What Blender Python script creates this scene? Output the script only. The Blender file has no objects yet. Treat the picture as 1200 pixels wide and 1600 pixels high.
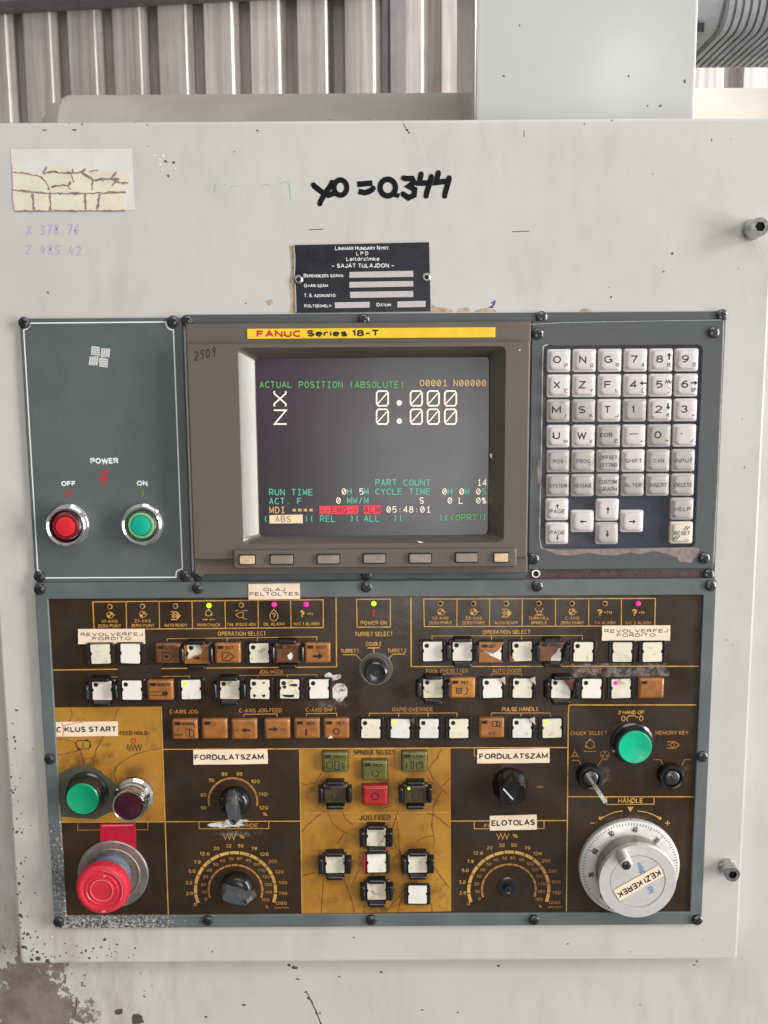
import bpy, math, random
from mathutils import Vector, Matrix
random.seed(7)
sc = bpy.context.scene
COL = sc.collection
R = math.radians

# ------------------------------------------------------------------ camera
F = 1500.0                      # focal length in photo pixels (1200 x 1600)
PITCH = math.atan(F / 10514.0)  # looking slightly down on the upright panel
ROLL = -0.0065
DIST = 0.47e-3 * F
cr, sr = math.cos(ROLL), math.sin(ROLL)
_right = Vector((1, 0, 0)); _up = Vector((0, math.sin(PITCH), math.cos(PITCH)))
_fwd = Vector((0, math.cos(PITCH), -math.sin(PITCH)))
RIGHT = _right * cr + _up * sr
UP = _up * cr - _right * sr
CAM = -_fwd * DIST
cd = bpy.data.cameras.new('camera'); cam = bpy.data.objects.new('camera', cd); COL.objects.link(cam)
m = Matrix((RIGHT, UP, -_fwd)).transposed().to_4x4(); m.translation = CAM
cam.matrix_world = m
cd.sensor_fit = 'VERTICAL'; cd.sensor_height = 24; cd.lens = 24 * F / 1600
cd.dof.use_dof = True; cd.dof.focus_distance = 0.70; cd.dof.aperture_fstop = 16
cd.clip_start = 0.01; cd.clip_end = 60
sc.camera = cam

# ------------------------------------------------------------------ light
w = bpy.data.worlds.new('World'); sc.world = w; w.use_nodes = True
nt = w.node_tree; nt.nodes.clear()
tc = nt.nodes.new('ShaderNodeTexCoord'); nz = nt.nodes.new('ShaderNodeTexNoise')
nz.inputs['Scale'].default_value = 1.7; nz.inputs['Detail'].default_value = 1
sx = nt.nodes.new('ShaderNodeSeparateXYZ')
m1 = nt.nodes.new('ShaderNodeMath'); m1.operation = 'MULTIPLY_ADD'
m1.inputs[1].default_value = 0.20; m1.inputs[2].default_value = 0.08
m2 = nt.nodes.new('ShaderNodeMath'); m2.operation = 'MULTIPLY_ADD'
m2.inputs[1].default_value = 0.22
m3 = nt.nodes.new('ShaderNodeMath'); m3.operation = 'MULTIPLY_ADD'; m3.inputs[1].default_value = 0.55
cb = nt.nodes.new('ShaderNodeMix'); cb.data_type = 'RGBA'
cb.inputs[6].default_value = (1.0, 0.97, 0.97, 1); cb.inputs[7].default_value = (1.0, 0.99, 0.97, 1)
bg = nt.nodes.new('ShaderNodeBackground'); out = nt.nodes.new('ShaderNodeOutputWorld')
L = nt.links.new
L(tc.outputs['Generated'], nz.inputs['Vector']); L(tc.outputs['Generated'], sx.inputs[0])
L(sx.outputs[0], m1.inputs[0]); L(sx.outputs[2], m2.inputs[0]); L(m1.outputs[0], m2.inputs[2])
L(nz.outputs['Fac'], m3.inputs[0]); L(m2.outputs[0], m3.inputs[2])
L(nz.outputs['Fac'], cb.inputs[0]); L(cb.outputs[2], bg.inputs['Color'])
L(m3.outputs[0], bg.inputs['Strength']); L(bg.outputs[0], out.inputs[0])

def area(name, loc, target, sxx, syy, power, col=(1, 1, 1)):
    d = bpy.data.lights.new(name, 'AREA'); d.shape = 'RECTANGLE'; d.size = sxx; d.size_y = syy
    d.energy = power; d.color = col
    o = bpy.data.objects.new(name, d); COL.objects.link(o); o.location = loc
    o.rotation_euler = (Vector(target) - Vector(loc)).to_track_quat('-Z', 'Y').to_euler()
    return o
def mirror_spot(px, py, y, dist):       # where a lamp hangs whose reflection is seen at this pixel on an upright face
    d = (RIGHT * ((px - 600) / F) + UP * (-(py - 800) / F) + _fwd).normalized()
    hit = CAM + d * ((y - CAM.y) / d.y); return hit + Vector((d.x, -d.y, d.z)) * dist, hit
area('window_light', (6.0, -2.6, 2.0), (0, 0, 0), 1.7, 1.7, 275, (1.0, 0.985, 0.96))
area('side_window_light', (6.0, -2.5, -0.65), (0, 0, -.05), 1.9, 2.6, 270, (1.0, 0.99, 0.97))
area('hall_light', (0.2, -2.3, 2.3), (0, 0, 0), 2.2, 0.9, 20, (1.0, 0.99, 0.98))
area('far_window_light', (6.5, 1.55, 1.6), (-0.4, 3.6, 1.2), 1.2, 1.6, 1650, (1.0, 0.985, 0.97))
_p, _h = mirror_spot(970, 108, 0.035, 2.2); area('ceiling_lamp', _p, _h, 0.09, 0.09, 0.7)
_p, _h = mirror_spot(720, 740, 0.0, 2.4); area('screen_glow_light', _p, _h, 0.7, 0.9, 8, (1.0, 0.97, 0.95))  # added light, no known doorway: gives the screen its soft reflection
sc.view_settings.view_transform = 'Standard'; sc.view_settings.look = 'None'
sc.view_settings.exposure = 0.06; sc.view_settings.gamma = 1; sc.view_settings.use_curve_mapping = False

# ------------------------------------------------------------------ pixel -> real place on a plane h metres in front of the door
def P(px, py, h=0.0):
    d = RIGHT * ((px - 600) / F) + UP * (-(py - 800) / F) + _fwd
    t = (-h - CAM.y) / d.y
    return CAM + d * t
def S(px, py, h=0.0):
    return (P(px + .5, py, h) - P(px - .5, py, h)).length
MM = 0.001

# ------------------------------------------------------------------ materials
def srgb(r, g, b):
    f = lambda c: (c / 255 / 12.92) if c / 255 <= .04045 else ((c / 255 + .055) / 1.055) ** 2.4
    return (f(r), f(g), f(b), 1)
class N:
    def __init__(s, name):
        s.m = bpy.data.materials.new(name); s.m.use_nodes = True; s.t = s.m.node_tree
        s.b = s.t.nodes['Principled BSDF']; s.out = s.t.nodes['Material Output']
        s.geo = s.t.nodes.new('ShaderNodeNewGeometry')
    def n(s, typ, **kw):
        x = s.t.nodes.new(typ)
        for k, v in kw.items(): setattr(x, k, v)
        return x
    def l(s, a, b): s.t.links.new(a, b)
    def noise(s, scale, detail=3, rough=.55, vec=None, stretch=None):
        x = s.n('ShaderNodeTexNoise'); x.inputs['Scale'].default_value = scale
        x.inputs['Detail'].default_value = detail; x.inputs['Roughness'].default_value = rough
        v = s.geo.outputs['Position'] if vec is None else vec
        if stretch:
            mp = s.n('ShaderNodeMapping'); mp.inputs['Scale'].default_value = stretch
            s.l(v, mp.inputs[0]); v = mp.outputs[0]
        s.l(v, x.inputs['Vector']); return x.outputs['Fac']
    def vor(s, scale):
        x = s.n('ShaderNodeTexVoronoi'); x.inputs['Scale'].default_value = scale
        s.l(s.geo.outputs['Position'], x.inputs['Vector']); return x.outputs['Distance']
    def ramp(s, v, a, b, lo=0., hi=1.):
        x = s.n('ShaderNodeMapRange', interpolation_type='SMOOTHSTEP'); x.inputs['From Min'].default_value = a; x.inputs['From Max'].default_value = b
        x.inputs['To Min'].default_value = lo; x.inputs['To Max'].default_value = hi
        s.l(v, x.inputs['Value']); return x.outputs[0]
    def mth(s, op, a, b):
        x = s.n('ShaderNodeMath', operation=op)
        for i, v in enumerate((a, b)):
            if isinstance(v, (int, float)): x.inputs[i].default_value = v
            else: s.l(v, x.inputs[i])
        return x.outputs[0]
    def mix(s, f, a, b):
        x = s.n('ShaderNodeMix', data_type='RGBA')
        if isinstance(f, (int, float)): x.inputs[0].default_value = f
        else: s.l(f, x.inputs[0])
        for i, v in ((6, a), (7, b)):
            if isinstance(v, tuple): x.inputs[i].default_value = v
            else: s.l(v, x.inputs[i])
        return x.outputs[2]
    def bump(s, h, strength=.2, dist=.001):
        x = s.n('ShaderNodeBump'); x.inputs['Strength'].default_value = strength; x.inputs['Distance'].default_value = dist
        s.l(h, x.inputs['Height']); s.l(x.outputs[0], s.b.inputs['Normal'])
def sc_(c, k): return (min(1, c[0] * k), min(1, c[1] * k), min(1, c[2] * k), 1)
def mat(name, c, rough=.5, metal=0, var=.12, scale=60, bump=0, bscale=900, emit=0, dirt=None, dirtc=None, dscale=120, coat=0, stretch=None, rvar=.1, spec=.5):
    q = N(name)
    f = q.noise(scale, 4, .6, stretch=stretch)
    colr = q.mix(q.ramp(f, .3, .7), sc_(c, 1 - var), sc_(c, 1 + var))
    if dirt is not None:
        d = q.ramp(q.noise(dscale, 6, .7), dirt, dirt + .12)
        colr = q.mix(d, colr, dirtc)
    q.l(colr, q.b.inputs['Base Color'])
    q.l(q.ramp(q.noise(scale * 1.7, 3), .3, .7, max(.02, rough - rvar), min(1, rough + rvar)), q.b.inputs['Roughness'])
    q.b.inputs['Metallic'].default_value = metal
    q.b.inputs['Specular IOR Level'].default_value = spec
    q.b.inputs['Coat Weight'].default_value = coat; q.b.inputs['Coat Roughness'].default_value = .12
    if emit:
        q.b.inputs['Emission Color'].default_value = c; q.b.inputs['Emission Strength'].default_value = emit
    if bump: q.bump(q.noise(bscale, 3), bump)
    return q.m

# off-white machine paint: orange-peel skin, grime, chips that gather towards the lower left corner
def paint(name, c, chips, peel=False):
    q = N(name)
    base = q.mix(q.ramp(q.noise(9, 5, .6), .3, .7), sc_(c, .95), sc_(c, 1.04))
    base = q.mix(q.ramp(q.noise(30, 6, .7, stretch=(1, 1, .35)), .48, .8, 0, .3), base, srgb(158, 148, 132))
    base = q.mix(q.ramp(q.noise(5, 6, .65), .5, .8, 0, .25), base, srgb(172, 166, 152))
    sep = q.n('ShaderNodeSeparateXYZ'); q.l(q.geo.outputs['Position'], sep.inputs[0])
    p0 = P(20, 1560)
    dx = q.mth('SUBTRACT', sep.outputs[0], p0.x); dz = q.mth('SUBTRACT', sep.outputs[2], p0.z)
    dist = q.mth('SQRT', q.mth('ADD', q.mth('MULTIPLY', q.mth('MULTIPLY', dx, dx), .75), q.mth('MULTIPLY', q.mth('MULTIPLY', dz, dz), .55)), 0)
    near = q.ramp(dist, .02, .16, 1, 0)
    soft = q.mth('MULTIPLY', q.ramp(dist, .03, .2, 1, 0), q.ramp(q.noise(26, 6, .7, stretch=(1.6, 1, .45)), .4, .72, 0, .62))
    base = q.mix(soft, base, srgb(150, 134, 120))
    # small chips
    v = q.noise(300, 4, .75)
    clump = q.ramp(q.noise(22, 3, .6), .42, .66)
    thr = q.mth('SUBTRACT', chips, q.mth('MULTIPLY', q.mth('MULTIPLY', near, clump), .14))
    chip = q.ramp(q.mth('SUBTRACT', v, thr), 0, .02)
    brown = q.mix(q.ramp(q.noise(500, 3), .4, .6), srgb(92, 80, 72), srgb(150, 138, 128))
    colr = q.mix(chip, base, brown)
    hgt = q.mth('MULTIPLY', chip, -1)
    if peel:
        pp = P(40, 1590)
        ex = q.mth('SUBTRACT', sep.outputs[0], pp.x); ez = q.mth('SUBTRACT', sep.outputs[2], pp.z)
        d2 = q.mth('SQRT', q.mth('ADD', q.mth('MULTIPLY', q.mth('MULTIPLY', ex, ex), 1.6), q.mth('MULTIPLY', q.mth('MULTIPLY', ez, ez), .8)), 0)
        nn = q.noise(42, 9, .72)
        pm = q.ramp(q.mth('ADD', d2, q.mth('MULTIPLY', q.mth('SUBTRACT', nn, .5), .2)), .044, .046, 1, 0)
        pc = q.mix(q.ramp(q.noise(40, 5), .3, .7), srgb(108, 94, 87), srgb(140, 126, 119))
        colr = q.mix(pm, colr, pc)
        hgt = q.mth('SUBTRACT', hgt, pm)
    q.l(colr, q.b.inputs['Base Color'])
    q.l(q.ramp(q.noise(14, 5, .65), .3, .7, .30, .48), q.b.inputs['Roughness'])
    hgt = q.mth('ADD', q.mth('MULTIPLY', hgt, 1.0), q.mth('MULTIPLY', q.noise(900, 2), .06))
    q.bump(hgt, .35, .0006)
    return q.m
PAINT = paint('white_machine_paint', srgb(197, 195, 190), .735)
PAINTB = paint('lower_machine_paint', srgb(196, 194, 189), .71, True)
PAINTH = mat('housing_paint', srgb(190, 190, 188), .2, var=.03, scale=6, bump=.025, bscale=420, rvar=.03, dirt=.62, dirtc=srgb(180, 178, 172), dscale=12)
PAINTS = mat('beige_cover_paint', srgb(192, 186, 176), .45, var=.08, scale=14, dirt=.66, dirtc=srgb(140, 130, 115), dscale=22)
GREY = mat('blue_grey_panel_paint', srgb(87, 94, 94), .42, var=.07, scale=25, bump=.12, bscale=1500, dirt=.68, dirtc=srgb(70, 72, 70))
def worn_sheen_grey():
    q = N('worn_sheen_frame_paint')
    sep = q.n('ShaderNodeSeparateXYZ'); q.l(q.geo.outputs['Position'], sep.inputs[0])
    base = q.mix(q.ramp(q.noise(25, 4), .3, .7), srgb(88, 95, 95), srgb(101, 108, 108))
    a = P(95, 1445); b = P(85, 1140)
    mx = q.ramp(sep.outputs[0], a.x + .035, a.x + .15, 1, 0); mz = q.ramp(sep.outputs[2], a.z + .06, b.z, 1, 0)  # silver wear, increased to colour in the bright sheen at the left
    msk = q.mth('MULTIPLY', mx, mz)
    bot = q.mth('MULTIPLY', q.ramp(sep.outputs[2], a.z + .004, a.z + .016, 1, 0), .12)
    thr = q.mth('SUBTRACT', q.mth('SUBTRACT', .78, q.mth('MULTIPLY', msk, .27)), bot)
    wv = q.ramp(q.mth('SUBTRACT', q.noise(420, 5, .75), thr), 0, .04)
    c2 = q.mix(wv, base, q.mix(q.ramp(q.noise(700, 3), .42, .6), srgb(80, 72, 66), srgb(178, 178, 174)))
    q.l(c2, q.b.inputs['Base Color']); q.b.inputs['Roughness'].default_value = .42
    q.bump(q.mth('SUBTRACT', q.noise(1500, 2), wv), .15, .0005)
    return q.m
FRAME = worn_sheen_grey()
DGREY = mat('dark_slate_paint', srgb(77, 81, 84), .45, var=.06, scale=30, bump=.12, bscale=1500, dirt=.72, dirtc=srgb(120, 112, 105), dscale=260)
NAVY = mat('keypad_floor_plastic', srgb(40, 46, 58), .35, var=.1, scale=50)
TAUPE = mat('taupe_moulded_plastic', srgb(97, 89, 79), .42, var=.05, scale=22, bump=.18, bscale=2600, rvar=.05)
BEZEL = mat('bezel_satin_plastic', srgb(88, 82, 74), .2, var=.05, scale=22, bump=.12, bscale=2600, rvar=.03, spec=1.0)
def brown():
    q = N('brown_membrane')
    base = q.mix(q.ramp(q.noise(14, 6, .65), .3, .7), srgb(45, 30, 15), srgb(60, 42, 23))
    scr = q.ramp(q.noise(90, 8, .8, stretch=(1, 1, .5)), .60, .74, 0, .4)
    base = q.mix(scr, base, srgb(92, 74, 58))
    spk = q.ramp(q.noise(650, 2, .5), .72, .76, 0, .6)
    base = q.mix(spk, base, srgb(130, 115, 98))
    q.l(base, q.b.inputs['Base Color'])
    q.l(q.ramp(q.noise(30, 5), .3, .7, .16, .42), q.b.inputs['Roughness'])
    q.bump(q.noise(160, 5), .06); return q.m
BROWN = brown()
def yellow():
    q = N('mustard_membrane')
    base = q.mix(q.ramp(q.noise(16, 6, .65), .3, .7), srgb(154, 104, 30), srgb(184, 133, 46))
    st = q.ramp(q.noise(60, 8, .72), .54, .74, 0, .8)
    base = q.mix(st, base, srgb(96, 62, 18))
    q.l(base, q.b.inputs['Base Color'])
    q.l(q.ramp(q.noise(30, 5), .3, .7, .25, .5), q.b.inputs['Roughness'])
    q.bump(q.noise(120, 5), .06); return q.m
YELLOW = yellow()
GOLD = mat('gold_ink', srgb(196, 150, 76), .5, var=.22, scale=160)
DGOLD = mat('faded_gold_ink', srgb(170, 120, 62), .5, var=.2, scale=120)
BLACKINK = mat('black_ink', srgb(28, 24, 22), .5, var=.2, scale=100)
GREYINK = mat('grey_key_ink', srgb(92, 88, 88), .5, var=.25, scale=200)
WHITEINK = mat('white_ink', srgb(232, 234, 232), .45, var=.04)
REDINK = mat('red_ink', srgb(190, 34, 42), .45, var=.1)
GREENINK = mat('olive_ink', srgb(120, 128, 50), .5)
MARKER = mat('black_marker_ink', srgb(11, 13, 18), .6, var=.3, scale=220, spec=.2)
PURPLE = mat('faded_purple_ink', srgb(182, 168, 192), .5, var=.06, scale=300)
TEAL = mat('faded_teal_ink', srgb(160, 184, 184), .5, var=.08, scale=300)
BALLPEN = mat('blue_black_pen_ink', srgb(28, 28, 44), .4)
BLUEINK = mat('worn_blue_ink', srgb(120, 146, 172), .4)
PAPER = mat('cream_label_paper', srgb(240, 218, 192), .55, var=.07, scale=45, dirt=.72, dirtc=srgb(205, 170, 140), dscale=80)
WPAPER = mat('white_label_paper', srgb(214, 212, 206), .5, var=.04, scale=80, bump=.15, bscale=1500)
CREAM = mat('yellowed_tape', srgb(222, 213, 192), .4, var=.06, scale=60, dirt=.68, dirtc=srgb(196, 180, 140), dscale=60)
CRACK = mat('grimy_crack', srgb(140, 120, 112), .7, var=.3, scale=300)
CRACKD = mat('dark_membrane_crack', srgb(92, 58, 20), .7, var=.25, scale=200)
KEYP = mat('key_ivory_plastic', srgb(208, 201, 200), .34, var=.03, scale=30, dirt=.60, dirtc=srgb(180, 166, 156), dscale=80)
KEYD = mat('key_grimy_plastic', srgb(176, 171, 168), .36, var=.05, scale=40, dirt=.60, dirtc=srgb(150, 138, 126), dscale=90)
KEYR = mat('key_stained_plastic', srgb(222, 208, 192), .36, var=.05, scale=40, dirt=.6, dirtc=srgb(180, 120, 60), dscale=110)
INSERT = mat('white_button_insert', srgb(238, 231, 218), .4, var=.03, scale=60, dirt=.58, dirtc=srgb(216, 196, 166), dscale=130)
INSERTG = mat('stained_button_insert', srgb(226, 216, 196), .4, var=.06, scale=80, dirt=.55, dirtc=srgb(176, 156, 124), dscale=140)
HOLE = mat('black_hole', srgb(10, 9, 9), .6)
HOUSE = mat('smoky_button_housing', srgb(44, 36, 32), .2, var=.3, scale=300, coat=.6, dirt=.63, dirtc=srgb(130, 112, 104), dscale=420)
AMBER = mat('amber_button_cap', srgb(156, 98, 44), .28, var=.2, scale=130, coat=.5, dirt=.68, dirtc=srgb(90, 52, 28), dscale=260)
AMBERD = mat('dark_amber_button_cap', srgb(112, 66, 40), .28, var=.25, scale=150, coat=.5)
AMBERY = mat('yellow_amber_button_cap', srgb(178, 118, 44), .28, var=.2, scale=120, coat=.5)
OLIVE = mat('olive_button_cap', srgb(98, 96, 42), .26, var=.25, scale=130, coat=.5)
OLIVED = mat('dark_olive_button_cap', srgb(66, 56, 30), .26, var=.25, scale=130, coat=.5)
REDCAP = mat('red_button_cap', srgb(170, 34, 34), .28, var=.2, scale=130, coat=.5)
BLACKP = mat('black_plastic', srgb(22, 21, 22), .2, var=.2, scale=90, bump=.08, bscale=800)
BLACKM = mat('black_matt_plastic', srgb(34, 34, 35), .2, var=.2, scale=120, coat=.5, dirt=.66, dirtc=srgb(82, 78, 74), dscale=300)
SCREW = mat('blackened_screw_steel', srgb(92, 92, 95), .3, metal=.9, var=.3, scale=300)
STEEL = mat('bright_steel', srgb(190, 190, 188), .25, metal=1, var=.1, scale=200)
CHROME = mat('chrome', srgb(222, 222, 222), .1, metal=1, var=.05, scale=200, rvar=.04)
ALU = mat('satin_aluminium', srgb(218, 215, 212), .36, metal=.4, var=.03, scale=150, dirt=.74, dirtc=srgb(160, 152, 146), dscale=70, rvar=.05)
ALUD = mat('knurled_aluminium', srgb(160, 156, 152), .4, metal=.7, var=.1, scale=400)
ZINC = mat('dull_zinc_plate', srgb(150, 146, 140), .35, metal=.7, var=.2, scale=60, dirt=.6, dirtc=srgb(96, 90, 84), dscale=90)
GREENB = mat('green_push_cap', srgb(0, 148, 104), .35, var=.06, scale=90)
GREENT = mat('bright_green_push_cap', srgb(0, 182, 136), .33, var=.05, scale=90)
GREENS = mat('teal_green_lens', srgb(0, 168, 140), .3, var=.06)
GREENRIM = mat('pale_green_rim', srgb(120, 170, 120), .35, var=.1)
REDB = mat('red_push_lens', srgb(214, 40, 50), .3, var=.06)
REDM = mat('faded_red_mushroom', srgb(206, 44, 60), .36, var=.1, scale=70, dirt=.66, dirtc=srgb(214, 96, 104), dscale=110, coat=.2)
REDML = mat('pink_wear_and_glint', srgb(236, 140, 146), .5)
REDT = mat('crimson_tape', srgb(176, 14, 48), .45, var=.12, scale=200, bump=.1)
GREYC = mat('blue_grey_collar_plastic', srgb(98, 110, 124), .28, var=.12)
LENS = mat('dark_red_lens', srgb(58, 8, 28), .1, var=.2, coat=.6)
TORN = mat('exposed_olive_backing', srgb(74, 76, 60), .5, var=.12, scale=80)
BADGE = mat('yellow_badge', srgb(242, 200, 34), .4, var=.09, scale=60)
PLATE = mat('black_name_plate', srgb(16, 20, 30), .32, var=.1)
FIELD = mat('silver_plate_field', srgb(192, 184, 184), .4, var=.05, scale=300)
RUST = mat('bare_filler', srgb(186, 160, 132), .6, var=.25, scale=200, dirt=.55, dirtc=srgb(120, 96, 76), dscale=300)
GRIME = mat('reddish_grime', srgb(70, 52, 52), .6, var=.35, scale=260, dirt=.58, dirtc=srgb(120, 106, 100), dscale=380)
BARE = mat('torn_film_residue', srgb(136, 122, 116), .55, var=.25, scale=200, dirt=.6, dirtc=srgb(92, 58, 58), dscale=200)
DCHIP = mat('dark_paint_chip', srgb(84, 76, 70), .6, var=.3, scale=400)
LCHIP = mat('light_paint_chip', srgb(226, 224, 218), .5)
MOTOR = mat('dark_motor_casting', srgb(140, 144, 146), .34, metal=.3, var=.1, scale=30)
BEAM = mat('dark_beam_paint', srgb(112, 108, 108), .6, var=.12, scale=12)
def film(name, c, lo, hi, amax, scale, rough=.3, soft=True):
    q = N(name)
    q.b.inputs['Base Color'].default_value = c; q.b.inputs['Roughness'].default_value = rough
    a = q.ramp(q.noise(scale, 6, .7), lo, hi, 0, amax)
    if soft:
        tc_ = q.n('ShaderNodeTexCoord'); sp = q.n('ShaderNodeSeparateXYZ'); q.l(tc_.outputs['Generated'], sp.inputs[0])
        ax = q.mth('SUBTRACT', sp.outputs[0], .5); az = q.mth('SUBTRACT', sp.outputs[2], .5)
        dd = q.mth('SQRT', q.mth('ADD', q.mth('MULTIPLY', ax, ax), q.mth('MULTIPLY', az, az)), 0)
        a = q.mth('MULTIPLY', a, q.ramp(dd, soft, .46, 1, 0))
    q.l(a, q.b.inputs['Alpha']); q.bump(q.noise(scale * 2, 5), .3); return q.m
RESID = film('whitish_glue_residue', srgb(226, 220, 214), .30, .52, .98, 150, .5, .41)
HAZEF = film('rubbed_haze', srgb(190, 176, 166), .42, .8, .5, 170, .5, .05)
TAPE = film('clear_tape_film', srgb(170, 156, 148), .38, .72, .6, 190, .15, False)
DTAPE = mat('brown_tape', srgb(58, 44, 40), .22, var=.15, scale=90, dirt=.66, dirtc=srgb(120, 104, 98), dscale=420)
def corrugated():
    q = N('corrugated_sheet_metal')
    base = q.mix(q.ramp(q.noise(7, 6, .7, stretch=(6, 6, .12)), .3, .7), srgb(166, 159, 155), srgb(206, 199, 195))
    base = q.mix(q.ramp(q.noise(4, 5, .6), .5, .75, 0, .25), base, srgb(120, 108, 100))
    q.l(base, q.b.inputs['Base Color']); q.b.inputs['Roughness'].default_value = .5
    q.b.inputs['Metallic'].default_value = .3; return q.m
CORR = corrugated()
def emis(name, c, k):
    q = N(name); q.b.inputs['Base Color'].default_value = sc_(c, .3)
    q.b.inputs['Emission Color'].default_value = c; q.b.inputs['Emission Strength'].default_value = k; return q.m
E_GREEN = emis('screen_green', srgb(100, 190, 108), .64)
E_TEAL = emis('screen_teal', srgb(98, 204, 178), .68)
E_CREAM = emis('screen_cream', srgb(250, 236, 218), .9)
E_AMBER = emis('screen_amber', srgb(226, 184, 122), .76)
E_PINK = emis('screen_red_block', srgb(226, 66, 84), .8)
E_BLOCK = emis('screen_cream_block', srgb(232, 208, 170), .8)
E_DARK = mat('screen_dark_letter', srgb(120, 30, 44), .5)
E_GREYT = mat('screen_grey_letter', srgb(130, 120, 100), .5)
LEDG = emis('green_led', (.45, 1, .02, 1), 1.6)
LEDP = emis('magenta_led', (1, .02, .28, 1), 1.5)
def glass():
    q = N('dark_crt_glass')
    sep = q.n('ShaderNodeSeparateXYZ'); q.l(q.geo.outputs['Position'], sep.inputs[0])
    a = P(400, 560); b = P(640, 760)
    gx = q.ramp(sep.outputs[0], a.x, b.x, 1, 0); gz = q.ramp(sep.outputs[2], b.z, a.z, .25, 1)
    blot = q.mth('MULTIPLY', q.mth('MULTIPLY', gx, gz), q.ramp(q.noise(10, 1), .2, .8, .6, 1.1))
    base = q.mix(q.ramp(q.noise(9, 2), .35, .65), srgb(46, 43, 48), srgb(56, 54, 57))
    base = q.mix(blot, base, srgb(60, 32, 55))
    dust = q.ramp(q.noise(420, 4, .7), .64, .74, 0, .22)
    q.l(q.mix(dust, base, srgb(120, 116, 112)), q.b.inputs['Base Color'])
    q.l(q.ramp(q.noise(12, 2), .2, .8, .24, .32), q.b.inputs['Roughness']); q.b.inputs['Specular IOR Level'].default_value = .8
    return q.m
GLASS = glass()

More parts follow.
